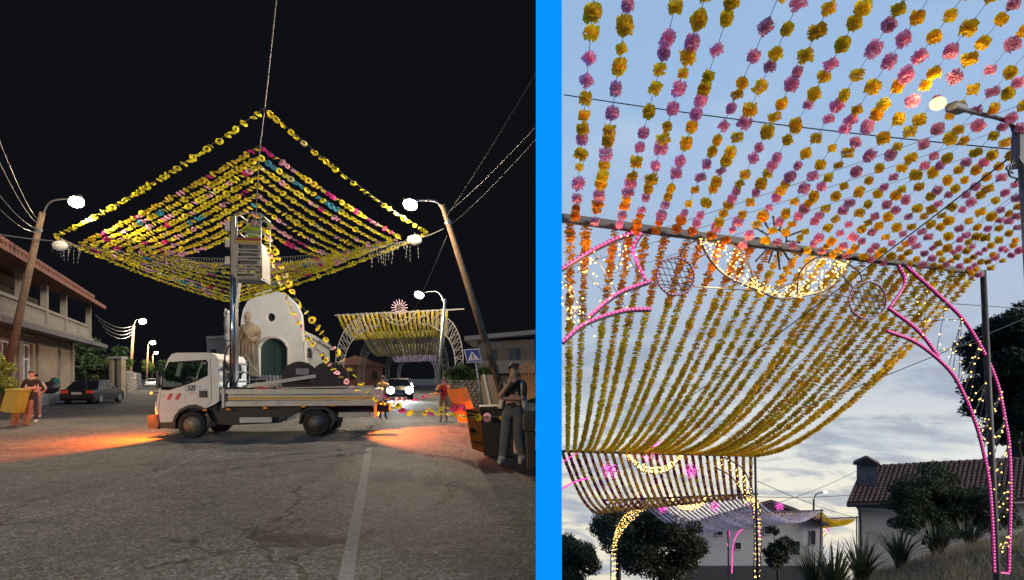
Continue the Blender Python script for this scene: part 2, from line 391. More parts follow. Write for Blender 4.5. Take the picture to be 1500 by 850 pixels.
# ================================================================ NIGHT SQUARE: lamps and poles
WARM = (1.0, .78, .52)
LG = glow('lamp_glass', (1, .88, .66), 40)
def lamp_head(t, c, d, s=1.0):
    """hood, glass bowl; c centre of glass, d direction from arm to head"""
    d = Vector(d).normalized(); q = d.to_track_quat('X', 'Z').to_matrix(); c = Vector(c)
    mb = MB().sph(c + Vector((0, 0, .16 * s)), (.30 * s, .15 * s, .09 * s), 12, 6, q); ob('lamp_hood', mb, BLACK, t, smooth=True)
    mb = MB().sph(c, (.27 * s, .24 * s, .20 * s), 14, 8, q); ob('lamp_glass', mb, LG, t, smooth=True)
def street_lamp(name, base, top, head, label, r=.14, pole=WOODP, power=9000, s=1.0, aim=None, fill=0, group='street lamps lit along the square'):
    t = thing(name, base, label, 'street lamp', group); base, top, head = Vector(base), Vector(top), Vector(head)
    mb = MB().tube([base - Vector((0, 0, .1)), base.lerp(top, .5), top], [r * 1.15, r, r * .75], 10); ob('pole', mb, pole, t, smooth=True)
    a = base.lerp(top, .955); mid = Vector((a.x * .7 + head.x * .3, a.y * .7 + head.y * .3, head.z + .25))
    mb = MB().tube(bez([a, mid, head + Vector((0, 0, .14))], 12), .035, 6); ob('arm', mb, STEEL, t, smooth=True)
    mb = MB()
    mb.lathe([(r * .95, -.05), (r * .95, .05)], base.lerp(top, .92), 10, tuple(top - base))
    ob('bracket', mb, STEEL, t)
    lamp_head(t, head, head - a, s)
    if aim is None: light('lamp_light', 'POINT', head - Vector((0, 0, .42 * s)), power, WARM, t, .18)
    else:
        light('lamp_light', 'SPOT', head - Vector((0, 0, .42 * s)), power, WARM, t, .18, aim, 138, .5)
        if fill: light('lamp_fill', 'POINT', head - Vector((0, 0, .42 * s)), fill, WARM, t, .18)
    return t
lampL = street_lamp('street_lamp', P(-4, 606, 23), P(62, 311, 21.5), P(112, 296, 20.5), 'lit lamp on the pole beside the balconied house and yellow bin', power=4200, aim=(-7.5, 10, 0), fill=300, s=1.0)
lampR = street_lamp('street_lamp', P(745, 605, 22.5), P(648, 300, 21), P(601, 300, 20.5), 'lit lamp on a leaning wooden pole behind the crossing sign', power=4800, aim=(-6.5, 9, 0), fill=800, s=1.0)
street_lamp('street_lamp', P(189, 572, 62), P(196, 476, 62), P(209, 471, 61), 'lit lamp on the pole by the gate of the side street', .16, power=5200, s=1.5)
street_lamp('street_lamp', P(214, 566, 92), P(217, 506, 92), P(224, 502, 91), 'smaller lit lamp further along the side street', .16, power=3000, s=1.6)
street_lamp('street_lamp', P(222, 563, 125), P(224, 520, 125), P(229, 517, 124), 'smallest lit lamp at the end of the side street', .18, power=1500, s=1.5)
street_lamp('street_lamp', P(640, 579, 46), P(652, 438, 46), P(614, 432, 46), 'lit lamp above the flower canopy of the arches', .13, STEEL, power=9000, s=1.5)
# unseen lamp added behind the photographer to light the truck's side
t = street_lamp('added_lamp', (-31, -21, 0), (-31, -21, 9.2), (-29.6, -19.6, 9.0), 'unseen lamp added behind the photographer to light the truck side', power=10)
for ch in list(t.children):
    if ch.type == 'LIGHT': bpy.data.objects.remove(ch)
light('lamp_light', 'SPOT', (-29.4, -19.4, 8.5), 27000, WARM, t, .25, (-8.5, 14, 3.2), 42, .45)

# overhead wires of the square
AN = P(55, 322, 21.6); BN = P(655, 318, 21.2)
for i, (a, b) in enumerate([(P(-30, 130, 9), AN), (P(-30, 175, 9), AN + Vector((0, 0, -.15))), (P(-40, 232, 10), AN + Vector((0, 0, -.35))), (P(-40, 262, 10), AN + Vector((0, 0, -.5)))]):
    wire('overhead_wire', a, b, .25, .007, 'grey overhead wire running to the pole beside the balconied house', 'wires to the house pole', mat('wire_grey', (.10, .10, .105), .6))
wire('overhead_wire', P(-30, 338, 20), P(78, 353, 22), .05, .018, 'grey cable tying the oval light ornament to the house side', None, mat('wire_grey', (.10, .10, .105), .6))
for i in range(4):
    wire('overhead_wire', P(140 + 5 * i, 462 + 8 * i, 40), P(193, 478 + 4 * i, 62), .5, .03, 'pale wire sagging to the pole by the gate', 'wires to the gate pole', mat('wire_grey', (.10, .10, .105), .6))
for i, (a, b) in enumerate([(P(655, 312, 21.2), P(792, 178, 12)), (P(660, 330, 21.2), P(792, 196, 12.6)), (P(652, 320, 21.2), P(792, 95, 14))]):
    wire('overhead_wire', a, b, .1, .007, 'dark overhead wire rising from the leaning wooden pole', 'wires to the leaning pole', mat('wire_dark', (.03, .03, .035), .6))
wire('overhead_wire', P(612, 350, 22), P(650, 335, 21.2), .03, .018, 'short cable tying the oval ornament to the leaning pole', None, mat('wire_grey', (.10, .10, .105), .6))
wire('overhead_wire', P(607, 455, 30), P(655, 345, 21.2), .05, .012, 'stay wire slanting from the leaning pole to the arches', None, mat('wire_grey', (.10, .10, .105), .6))

# ================================================================ house with balcony
def lerp2(a, b, t): return a + (b - a) * t
A = Vector((-21.6, 20.6, 0)); B = Vector((-31.4, 39.0, 0)); hd = (B - A).normalized(); hn = Vector((hd.y, -hd.x, 0))     # hn faces the square
HL = (B - A).length
def H(s, n_, z): return A + hd * s + hn * n_ + Vector((0, 0, z))
house = thing('balcony_house', H(HL / 2, -3, 0), 'cream two storey house with balustraded balcony and tiled roof', 'house')
CREAM = mat('cream_plaster', (.27, .20, .13), .9, var=(1.5, .25), bump=(30, .15)); TRIM = mat('cream_trim', (.22, .18, .135), .8, var=(4, .15))
DARKROOM = mat('dark_room', (.03, .028, .026), .9)
TILE = mat('roof_tile', (.22, .09, .06), .85, var=(5, .35), bump=(18, .4))
def hbox(m_, s0, s1, n0, n1, z0, z1):
    return m_.prism([(s0, n0), (s1, n0), (s1, n1), (s0, n1)], lambda s, n_, z: H(s, n_, z), z0, z1)
GZ = .55
mb = MB(); hbox(mb, -12, HL + .3, -9, 1.0, -.05, GZ); ob('plinth', mb, CONC, house)
# ground floor wall around two window openings, upper wall set back
wins = [(6.3, 8.3), (9.7, 11.6)]
mb = MB(); cur = -8
for a, b in wins + [(HL, HL)]:
    if a > cur: hbox(mb, cur, a, -.3, 0, GZ, 4.0)
    if b > a: hbox(mb, a, b, -.3, 0, GZ, GZ + .45); hbox(mb, a, b, -.3, 0, 3.35, 4.0)
    cur = b
hbox(mb, -8, HL, -8, -.3001, GZ, 4.0); hbox(mb, -8, HL, -8, -1.9, 4.3, 6.9)
ob('wall', mb, CREAM, house)
for a, b in wins:
    wdw = ob('window', hbox(MB(), a, b, -.26, -.22, GZ + .45, 3.35), mat('window_dark', (.03, .035, .04), .12), house)
    mb = MB()
    for s in (a + .05, (a + b) / 2, b - .05): hbox(mb, s - .05, s + .05, -.22, -.14, GZ + .45, 3.35)
    for z in (GZ + .5, 2.5, 3.3): hbox(mb, a, b, -.219, -.145, z - .05, z + .05)
    ob('frame', mb, mat('white_frame', (.6, .58, .53), .6), wdw)
for s in (5.4, 9.0, 12.4, HL - .3):
    ob('pilaster', hbox(MB(), s - .28, s + .28, 0.002, .14, GZ, 3.98), TRIM, house)
ob('balcony_slab', hbox(MB(), -8, HL + .3, -1.9, 1.2, 4.0, 4.3), TRIM, house, bevel=.03)
ob('eave', hbox(MB(), -8, HL + 2.4, 1.2, 1.7, 3.72, 3.99), mat('eave_tile', (.13, .11, .10), .8), house)
i = 0; s = -2.0; bal = None
while s < HL:
    mb = MB().lathe([(.06, 0), (.09, .05), (.05, .12), (.10, .34), (.05, .62), (.085, .7), (.06, .74)], H(s, .95, 4.3), 8); o = ob('baluster', mb, TRIM, house, smooth=True); s += .33
ob('handrail', hbox(MB(), -8, HL, .83, 1.08, 5.05, 5.2), TRIM, house)
for s in (5.5, 9.6, 13.7, HL - .12): ob('balcony_post', hbox(MB(), s - .14, s + .14, .8, 1.1, 4.3, 6.7), TRIM, house)
mb = MB()
mb.prism([(1.9, 6.75), (-2.5, 8.3), (-9, 6.2), (-9, 5.9), (-2.5, 8.0), (1.9, 6.5)], lambda n_, z, s: H(s, n_, z), -8, HL + .4)
rf = ob('roof', mb, TILE, house)
mb = MB()
for i in range(46):
    s = -6 + i * .5
    if s < HL: mb.tube([H(s, 1.98, 6.80), H(s, -2.4, 8.36)], .13, 6)
ob('roof_tile', mb, TILE, rf, kind='stuff')
hbox(m_ := MB(), 11.2, 12.2, -3.0, -2.2, 7.6, 9.0); hbox(m_, 11.0, 12.4, -3.1, -2.1, 9.05, 9.2); ob('chimney', m_, CONC, rf)
for a, b in ((1.5, 4.5), (6.5, 8.5), (10.5, 12.6)):
    d = ob('balcony_door', hbox(MB(), a, b, -1.9, -1.84, 4.31, 6.3), mat('shutter_brown', (.10, .07, .05), .7, var=(3, .2)), house)
    ob('frame', hbox(MB(), (a + b) / 2 - .05, (a + b) / 2 + .05, -1.84, -1.80, 4.32, 6.28), TRIM, d)
tb = thing('covered_bundle', H(12.9, .6, GZ), 'dark bundle under a teal sheet against the house wall', 'bundle')
ob('bundle', MB().sph(H(12.6, .55, GZ + .35), (.5, .35, .38)), BLACK, tb, smooth=True); ob('sheet', MB().sph(H(13.8, .5, GZ + .55), (.28, .25, .42)), mat('teal_cloth', (.015, .07, .075), .9), tb, smooth=True)

# ================================================================ church
CH = 57.0
church = thing('church', P(398, 575, CH), 'white chapel with rounded gable, oculus and arched green door', 'church')
CW = mat('church_white', (.56, .54, .49), .9, var=(.6, .12), bump=(20, .1))
def cf(px, py, d): return P(px, py, CH) + Vector((-.45 * d if d > .61 else 0, d, 0))
gab = [(350, 578), (352, 500), (353, 470), (355.5, 455), (362, 442), (376, 430), (397, 424), (418, 431), (434, 446), (441, 462), (443, 490), (444, 526), (446, 578)]
body = MB()
# facade with a round opening and an arched door opening, as a grid of strips
def top_at(px):
    for (a, ya), (b, yb) in zip(gab[1:-1], gab[2:-1]):
        if a <= px <= b and b > a: return ya + (yb - ya) * (px - a) / (b - a)
    return 500
xs = [351 + i * 1.0 for i in range(96)]
def door_top(px): return 514 - 18 * math.sqrt(max(0, 1 - ((px - 400) / 20.5) ** 2))
for a in xs:
    b = a + 1.0; ta, tb_ = top_at(a), top_at(min(b, 446)); segs = []
    mpx = a + .5
    cuts = []
    if abs(mpx - 397) < 6.2: h_ = math.sqrt(6.2 ** 2 - (mpx - 397) ** 2); cuts.append((465 - h_, 465 + h_))
    if abs(mpx - 400) < 20.5: cuts.append((door_top(mpx), 578))
    cur = None
    edges = [(ta, tb_)] + [(c, c) for cu in cuts for c in cu] + [(578, 578)]
    for (u0, u1), (l0, l1) in zip(edges[::2], edges[1::2]):
        if l0 - u0 > .01: body.prism([(a, u0), (b, u1), (b, l1), (a, l0)], cf, 0, .6)
body.prism([(p, q) for p, q in gab], cf, .6005, 14)
ob('facade', body, CW, church)
mb = MB()
arc = [(400 + 22.3 * math.cos(t), 514 - 19.8 * math.sin(t)) for t in [math.pi * i / 16 for i in range(17)]]
pts = [cf(422.3, 576, -.05)] + [cf(a, b, -.05) for a, b in arc] + [cf(377.7, 576, -.05)]
mb.tube(pts, .17, 6); ob('door_moulding', mb, mat('granite', (.40, .36, .30), .85, var=(3, .2)), church, smooth=True)
ob('door', MB().prism([(380, 577), (380, 496), (420, 496), (420, 577)], cf, .3, .45), mat('green_door', (.025, .055, .052), .5, var=(2, .15)), church)
ob('door_seam', MB().prism([(399.8, 577), (399.8, 497), (400.2, 497), (400.2, 577)], cf, .27, .299), BLACK, church)
ob('round_window', MB().lathe([(.46, .30), (.46, .36)], cf(397, 465, .0), 20, (0, 1, 0)), mat('window_dark', (.03, .035, .04), .12), church)
ob('annex', MB().prism([(448, 578), (448, 487), (462, 494), (486, 508), (487, 578)], lambda a, b, d: cf(a, b, d), 2, 12), CW, church)
ob('annex_roof', MB().prism([(446, 482), (463, 490), (488, 505), (488, 510), (463, 495), (446, 488)], cf, 1.6, 12.5), mat('pale_coping', (.5, .48, .45), .8), church)
def archwin(cx, cy, w_, h_, d):
    arc = [(cx + w_ * math.cos(t), cy - h_ * .5 - w_ * math.sin(t)) for t in [math.pi * i / 10 for i in range(11)]]
    wo = ob('window', MB().prism([(cx + w_, cy + h_ * .5)] + arc + [(cx - w_, cy + h_ * .5)], cf, d - .05, d - .02), mat('window_dark', (.03, .035, .04), .12), church)
    mb = MB().prism([(cx - .25, cy + h_ * .5), (cx - .25, cy - h_ * .5), (cx + .25, cy - h_ * .5), (cx + .25, cy + h_ * .5)], cf, d - .1, d - .051)
    mb.prism([(cx - w_, cy - h_ * .2), (cx + w_, cy - h_ * .2), (cx + w_, cy - h_ * .2 + .4), (cx - w_, cy - h_ * .2 + .4)], cf, d - .13, d - .101); ob('glazing_bar', mb, TRIM, wo)
archwin(449.8 + 5, 518, 4.2, 11, 2); archwin(476, 522, 2.2, 10, 2)
# low hall left of the church
hall = thing('low_hall', P(318, 575, 60), 'low grey rendered hall with flat roof beside the chapel', 'building')
ob('wall', MB().prism([(303, 577), (303, 497), (334, 495), (346, 495), (346, 577)], lambda a, b, d: P(a, b, 60) + Vector((-.55 * d, d, 0)), 0, 8), mat('grey_render', (.24, .23, .21), .9, var=(1, .15)), hall)
ob('parapet', MB().prism([(302, 497), (302, 493), (347, 491), (347, 495)], lambda a, b, d: P(a, b, 60) + Vector((-.55 * d, d, 0)), -.2, 8.2), CONC, hall)
ob('window', MB().prism([(309, 530), (309, 512), (317, 512), (317, 530)], lambda a, b, d: P(a, b, 60) + Vector((-.55 * d, d, 0)), -.04, -.005), mat('window_dark', (.03, .035, .04), .12), hall)
# picket fence before the church door
pf = thing('picket_fence', P(395, 584, 38), 'row of white pickets in front of the chapel door', 'fence')
for i in range(14):
    px = 368 + i * 5.2; ob('picket', MB().prism([(px, 584), (px, 551), (px + 1.5, 549.5), (px + 3, 551), (px + 3, 584)], lambda a, b, d: P(a, b, 38) + Vector((0, d, 0)), 0, .04), WHITE, pf)
ob('rail', MB().prism([(366, 566), (366, 563), (441, 563), (441, 566)], lambda a, b, d: P(a, b, 38) + Vector((0, d, 0)), .045, .08), WHITE, pf)

# ================================================================ statue of a robed man with a dog
SD = 30.0
st = thing('stone_statue', P(365.5, 593, SD), 'sandstone statue of a robed man with a dog on a pedestal', 'statue')
STONE = mat('sandstone', (.66, .47, .27), .9, var=(3, .25), bump=(10, .7))
def sp_(px, py, d=0): return P(px + 5.5, py, SD) + Vector((0, d, 0))
px2 = SD / F
mb = MB(); vs = []; fs = []; n = 40
prof = [(549, 13.0, 7.5), (540, 13.5, 8), (525, 13, 8), (510, 12, 7.5), (500, 11.2, 7.5), (492, 12.5, 8), (486, 14, 8.5), (480, 13.6, 8), (477, 12, 7), (474.5, 7, 5), (473, 3.4, 3.4), (471, 3.1, 3.1)]
for k, (py, rx, ry) in enumerate(prof):
    for j in range(n):
        t_ = 2 * math.pi * j / n; fold = 1 + (.10 * math.sin(7 * t_ + .6 * math.sin(py * .09)) + .05 * math.sin(13 * t_ + py * .05)) * (1 if py > 483 else .4 if py > 476 else 0)
        c = sp_(359.5 + .8 * math.sin(py * .07), py); vs.append(c + Vector((math.cos(t_) * rx * fold * px2, math.sin(t_) * ry * fold * px2, 0)))
for k in range(len(prof) - 1):
    for j in range(n): fs.append((k * n + j, k * n + (j + 1) % n, (k + 1) * n + (j + 1) % n, (k + 1) * n + j))
mb.add(vs, fs)
mb.sph(sp_(357.5, 464.8, -.05), (4.3 * px2, 4.8 * px2, 6.6 * px2), 14, 10)
mb.sph(sp_(357.5, 462, .06), (5.0 * px2, 4.9 * px2, 5.6 * px2), 14, 8)                       # hair
mb.sph(sp_(357.3, 465.2, -.22), (.9 * px2, 1.2 * px2, 1.8 * px2), 8, 6)                      # nose
mb.sph(sp_(357.4, 471, -.14), (3.0 * px2, 2.5 * px2, 2.6 * px2), 10, 7)                      # beard
mb.tube(bez([sp_(347, 480), sp_(344.5, 492, -.1), sp_(349, 498, -.3), sp_(356, 488, -.42), sp_(358, 482, -.42)], 16), [5.2 * px2] * 4 + [4.4 * px2] * 5 + [2.4 * px2] * 8, 9)
mb.tube(bez([sp_(371, 480), sp_(373.5, 493, -.1), sp_(369, 499, -.3), sp_(361, 490, -.42), sp_(358, 484, -.44)], 16), [5.2 * px2] * 4 + [4.2 * px2] * 5 + [2.4 * px2] * 8, 9)
for k in range(4): mb.tube([sp_(355.5 + k * 1.4, 486, -.46), sp_(356.5 + k * 1.0, 478.5, -.42)], [1.0 * px2, .6 * px2], 6)
for k in range(5): mb.tube(bez([sp_(350 + 4.6 * k, 494, -.27), sp_(349 + 5.2 * k, 520, -.36), sp_(347 + 6 * k, 548, -.32)], 10), [.5 * px2] + [1.2 * px2] * 9 + [1.3 * px2], 7)
mb.tube([sp_(352, 551, -.3), sp_(350, 551, -.55)], [2.2 * px2, 1.5 * px2], 8)
ob('figure', mb, STONE, st, smooth=True)
mb = MB()
mb.tube(bez([sp_(366, 549, -.3), sp_(367, 541, -.42), sp_(366, 533, -.5), sp_(363, 525, -.55)], 12), [.24, .24, .24, .23, .22, .2, .17, .15, .14, .14, .14, .13, .12], 10)
mb.sph(sp_(362, 523, -.6), (.13, .17, .12)); mb.tube([sp_(361, 523.5, -.68), sp_(359, 524.5, -.85)], [.08, .05], 8)
for s in (0, 3): mb.tube([sp_(361.5 + s, 521, -.55), sp_(361 + s, 517.5, -.55)], [.05, .02], 6)
mb.tube(bez([sp_(363, 535, -.62), sp_(361, 545, -.72), sp_(360.5, 551, -.74)], 8), .06, 7); mb.tube(bez([sp_(367, 536, -.62), sp_(366, 545, -.74), sp_(366, 551, -.76)], 8), .06, 7)
mb.tube(bez([sp_(370, 541, -.3), sp_(374, 547, -.4), sp_(370, 551, -.6)], 8), .11, 8)
ob('dog', mb, STONE, st, smooth=True)
mb = MB().box(sp_(361, 553.5) + Vector((0, -.1, 0)), (1.7, 1.5, .16)); bz = P(360, 555.5, SD).z
mb.box(Vector((P(365.5, 0, SD).x, SD, bz / 2 - .02)), (1.3, 1.3, bz - .04)); mb.box(Vector((P(365.5, 0, SD).x, SD, .1)), (1.9, 1.9, .3))
ob('pedestal', mb, mat('dark_granite', (.10, .095, .09), .8, var=(4, .25)), st)
mb = MB(); mb.mi = 1
fl = thing('flower_bunch', sp_(352, 552, -.7), 'bunch of yellow flowers at the feet of the statue', 'flowers')
mb = MB()
for k in range(26): mb.sph(sp_(352 + random.uniform(-5, 5), 545 + random.uniform(-4.5, 4.5), -.75 + random.uniform(-.1, .1)), .055, 6, 4)
ob('bloom', mb, mat('yellow_bloom', (.7, .45, .03), .8), fl, kind='stuff')
me = leaf_mesh('leaf', [(tuple(sp_(352, 549, -.7)), (.22, .12, .18))], 120, .07, mat('bloom_leaf', (.04, .10, .03), .7), seed=5); me.transform(Matrix.Translation(-ORG[fl])); tag(link('leaf', me, fl), kind='stuff')
# second small statue behind the lift mast
s2 = thing('small_statue', P(336, 583, 40), 'small pale stone figure with raised arm on a slim column', 'statue')
q = lambda px, py: P(px, py, 40)
PALE = mat('pale_stone', (.5, .47, .42), .9, var=(4, .2), bump=(14, .5))
mb = MB().tube([q(334, 490), q(334, 474), q(334.5, 466), q(334, 461)], [.22, .30, .24, .09], 10); mb.sph(q(333.5, 457.5), (.13, .14, .18), 10, 7)
mb.tube(bez([q(331, 465), q(329, 460), q(330.5, 452)], 6), [.1, .08, .08, .07, .07, .06, .05], 7); mb.tube(bez([q(338, 466), q(341, 473), q(339, 480)], 6), .08, 7)
ob('figure', mb, PALE, s2, smooth=True)
ob('column', MB().lathe([(.4, 0), (.4, .2), (.22, .3), (.19, 4.1), (.32, 4.25), (.32, P(0, 489, 40).z)], Vector((q(335, 0).x, 40, 0)), 12), PALE, s2, smooth=False)

# ================================================================ side street on the left: gate, walls, trees, far house
gate = thing('gate_pillars', P(168, 584, 39), 'cream garden gateway with two pillars beside the parked dark car', 'gateway')
for px, w_ in ((166, 5), (178, 5.5)):
    p = P(px, 582, 41); ob('pillar', MB().box((p.x, 41, 1.45), (w_ * 41 / F * 1.2, .5, 2.9)), CREAM, gate, bevel=.03)
    ob('cap', MB().box((p.x, 41, 2.98), (w_ * 41 / F * 1.6, .7, .16)), CONC, gate)
mb = MB(); p0, p1 = P(181, 0, 43), P(206, 0, 85); sw = thing('stone_wall', (p0.x, 43, 0), 'rubble stone garden wall along the side street', 'wall')
mb = MB().box((0, 0, 0), (.01, .01, .01)); mb = MB()
d_ = Vector((p1.x - p0.x, 42, 0)); mb.prism([(0, 0), (1, 0), (1, 2.1), (0, 2.1)], lambda a, z, d: Vector((p0.x, 43, 0)) + d_ * a + Vector((d, 0, z)), -.5, 0)
RUB = mat('rubble', (.25, .22, .18), .95, var=(2.2, .5), bump=(5, 1))
ob('wall_core', mb, RUB, sw)
mb = MB()
for k in range(260):
    a = random.random() ** 1.6; z = random.uniform(.1, 2.0); mb.sph(Vector((p0.x, 43, 0)) + d_ * a + Vector((.01, 0, z)), (.06, random.uniform(.15, .35), random.uniform(.08, .16)), 6, 4)
ob('stone', mb, RUB, sw, kind='stuff')
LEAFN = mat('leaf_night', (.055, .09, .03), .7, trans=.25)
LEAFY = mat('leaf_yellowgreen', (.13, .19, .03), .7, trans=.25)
tree('garden_tree', P(150, 584, 46), P(150, 524, 46), (2.4, 2, 1.7), 2600, .17, LEAFN, 'dark garden tree behind the parked dark car', nb=14, bs=.8, seed=3)
tree('garden_tree', P(128, 586, 50), P(122, 535, 50), (1.9, 1.5, 1.5), 1600, .17, LEAFN, 'dark shrub between the house corner and the gateway', nb=9, bs=.8, seed=4)
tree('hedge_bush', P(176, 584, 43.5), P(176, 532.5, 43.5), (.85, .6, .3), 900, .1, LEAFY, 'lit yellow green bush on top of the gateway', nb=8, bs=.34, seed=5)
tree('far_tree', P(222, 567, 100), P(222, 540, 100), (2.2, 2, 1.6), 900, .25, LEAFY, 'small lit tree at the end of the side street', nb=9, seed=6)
tree('garden_tree', P(268, 585, 44), P(270, 545, 44), (2.4, 1.5, 1.6), 2200, .16, LEAFN, 'round green bush seen through the truck cab windows', nb=12, bs=.7, seed=8)
fh = thing('far_house', P(258, 566, 95), 'low grey house with pitched roof beyond the truck cab', 'house')
ob('wall', MB().prism([(233, 567), (233, 532), (308, 532), (308, 567)], lambda a, b, d: P(a, b, 92) + Vector((-.6 * d, d, 0)), 0, 8), mat('grey_render', (.24, .23, .21), .9), fh)
ob('roof', MB().prism([(230, 533), (268, 522), (311, 533)], lambda a, b, d: P(a, b, 92) + Vector((-.6 * d, d, 0)), -.5, 8.5), mat('roof_dark', (.08, .07, .065), .9), fh)
ob('window', MB().prism([(242, 552), (242, 541), (249, 541), (249, 552)], lambda a, b, d: P(a, b, 92) + Vector((-.6 * d, d, 0)), -.05, -.01), DARKROOM, fh)

# ================================================================ buildings right of the square
rb = thing('modern_house', P(745, 590, 36), 'dark unlit house with wide eaves behind the leaning pole', 'house')
f = lambda a, b, d: P(a, b, 38) + Vector((0, d, 0))
GREYH = mat('house_grey', (.2, .185, .175), .9, var=(1, .15))
ob('wall', MB().prism([(700, 585), (700, 500), (783, 497), (783, 585)], f, 0, 6), GREYH, rb)
ob('roof', MB().prism([(683, 501), (683, 495), (783, 486), (783, 492)], f, -1.5, 7), mat('eave_pale', (.30, .28, .27), .85), rb)
ob('balcony', MB().prism([(705, 548), (705, 530), (783, 528), (783, 546)], f, -1.3, -.02), mat('balcony_pale', (.27, .25, .24), .85), rb)
for a, b, c, d in ((712, 512, 728, 528), (745, 510, 762, 527), (728, 556, 742, 580)):
    w_ = ob('window', MB().prism([(a, d), (a, b), (c, b), (c, d)], f, -.06, -.01), mat('window_dark', (.03, .035, .04), .12), rb)
    ob('frame', MB().prism([((a + c) / 2 - .6, d), ((a + c) / 2 - .6, b), ((a + c) / 2 + .6, b), ((a + c) / 2 + .6, d)], f, -.1, -.061), TRIM, w_)
sw2 = thing('stone_wall', P(700, 600, 27), 'rough stone retaining wall behind the crossing sign', 'wall')
f = lambda a, b, d: P(a, b, 27) + Vector((0, d, 0))
ob('wall_core', MB().prism([(655, 598), (655, 562), (735, 557), (735, 598)], f, .05, .5), RUB, sw2)
mb = MB(); row = 0
y = 596.0
while y > 559:
    x = 655 + random.uniform(0, 3)
    hh = random.uniform(3.6, 5.2)
    while x < 733:
        ww = random.uniform(5, 10); c = f(x + ww / 2, y - hh / 2, .04); mb.sph(c, (ww * .49 * 27 / F, .10, hh * .48 * 27 / F), 8, 5); x += ww
    y -= hh
ob('stone', mb, RUB, sw2, kind='stuff', smooth=True)
tree('hedge', P(700, 600, 29), P(690, 552, 29), (2.0, .8, .5), 1800, .12, LEAFN, 'dark hedge above the stone wall', nb=14, bs=.4, seed=11, cat='hedge')
gp = thing('gate_post', P(722, 600, 24), 'pale gate leaf and post beside the leaning pole', 'gate')
f = lambda a, b, d: P(a, b, 24) + Vector((0, d, 0))
ob('gate_panel', MB().prism([(708, 603), (704, 550), (728, 549), (735, 603)], f, 0, .06), mat('gate_tan', (.30, .22, .15), .7, var=(2, .2)), gp)
ob('post', MB().prism([(718, 603), (707, 548), (710, 548), (722, 603)], f, -.08, -.01), WHITE, gp)
# reddish houses beyond the arches
vh = thing('village_house', P(520, 570, 95), 'low reddish house beyond the left leg of the arch', 'house')
f = lambda a, b, d: P(a, b, 95) + Vector((-.26 * d, d, 0))
ob('wall', MB().prism([(500, 568), (500, 530), (560, 535), (560, 568)], f, 0, 8), mat('brick_red', (.22, .10, .08), .9, var=(2, .25)), vh)
ob('roof', MB().prism([(496, 530), (520, 521), (564, 535), (564, 538), (496, 534)], f, -.6, 9), TILE, vh)
for px in (512, 545): ob('window', MB().prism([(px, 556), (px, 544), (px + 8, 544), (px + 8, 556)], f, -.05, -.01), DARKROOM, vh)
# ================================================================ TRUCK
from mathutils.geometry import tessellate_polygon
def plate(mb, outer, holes, fn, d0, d1):
    loops = [outer] + holes; flat = [p for lp in loops for p in lp]; tris = tessellate_polygon([[Vector((a, b, 0)) for a, b in lp] for lp in loops])
    k = len(flat); vs = [fn(a, b, d0) for a, b in flat] + [fn(a, b, d1) for a, b in flat]
    fs = [tuple(t_) for t_ in tris] + [tuple(i + k for i in reversed(t_)) for t_ in tris]; o = 0
    for lp in loops:
        n_ = len(lp); fs += [(o + i, o + (i + 1) % n_, k + o + (i + 1) % n_, k + o + i) for i in range(n_)]; o += n_
    return mb.add(vs, fs)
TK = .0169; TW = 1.92
T = thing('flatbed_truck', G(216, 642), 'white flatbed truck with a lift mast and red and white door stripes', 'truck', rotz=R(7), local=True)
def tp(px, py, y): return Vector(((px - 218) * TK, y, (642 - py) * TK))
CABW = mat('cab_white', (.64, .62, .57), .4, var=(2.2, .16), coat=.2)
DARK = mat('chassis_black', (.015, .015, .016), .6, var=(6, .3))
RUBB = mat('rubber', (.014, .014, .014), .85, bump=(40, .3))
ALU = mat('bed_alu', (.52, .49, .43), .5, .25, var=(2.5, .3))
RED = mat('stripe_red', (.50, .02, .02), .5)
outer = [(229, 617), (229.5, 598), (232, 577), (238, 552), (246, 526), (251, 519), (258, 517), (300, 516.5), (311, 519), (316, 526), (317, 588), (311, 593), (298, 599), (292, 596), (284, 593), (274, 594), (262, 600), (255, 610), (252, 619), (232, 620)]
hole = [(237, 571), (239.5, 548), (248, 531.5), (299, 528), (300.5, 531), (300.5, 550), (284, 558.5), (266, 565), (247, 571.5)]
mb = MB(); plate(mb, outer, [hole], tp, 0, .05); plate(mb, outer, [hole], tp, TW - .05, TW)
def across(pts, bulge, y0=.05, y1=TW - .05, n_=8):
    vs = []
    for px, py, bl in pts:
        for j in range(n_ + 1):
            u = j / n_; vs.append(tp(px - bl * 4 * u * (1 - u) * bulge, py, lerp2(y0, y1, u)))
    return vs, [(i * (n_ + 1) + j, i * (n_ + 1) + j + 1, (i + 1) * (n_ + 1) + j + 1, (i + 1) * (n_ + 1) + j) for i in range(len(pts) - 1) for j in range(n_)]
mb.add(*across([(229, 617, 1), (229.5, 598, 1.2), (232, 577, 1.2), (233, 573, 1.2)], 6))
mb.add(*across([(246.5, 526, .7), (251, 519, .5), (258, 517, .2), (300, 516.5, 0), (311, 519, 0), (316, 526, 0), (316.5, 588, 0)], 6))
cab = ob('cab', mb, CABW, T)
ob('windscreen', MB().add(*across([(233, 573, 1.2), (238, 552, 1), (246.5, 526, .7)], 6)), glassmat(), cab, smooth=True)
ob('side_window', plate(MB(), [(a, b) for a, b in hole], [], tp, .015, .025), glassmat(), cab)
ob('side_window', plate(MB(), [(a, b) for a, b in hole], [], tp, TW - .03, TW - .02), glassmat(), cab)
ob('rear_window', MB().quad(tp(317.3, 556, .4), tp(317.3, 556, 1.5), tp(317.3, 530, 1.5), tp(317.3, 530, .4)), mat('window_dark', (.03, .035, .04), .12), cab)
mb = MB().tube([tp(a, b, -.004) for a, b in hole], .016, 4, closed=True); ob('window_seal', mb, BLACK, cab)
mb = MB()
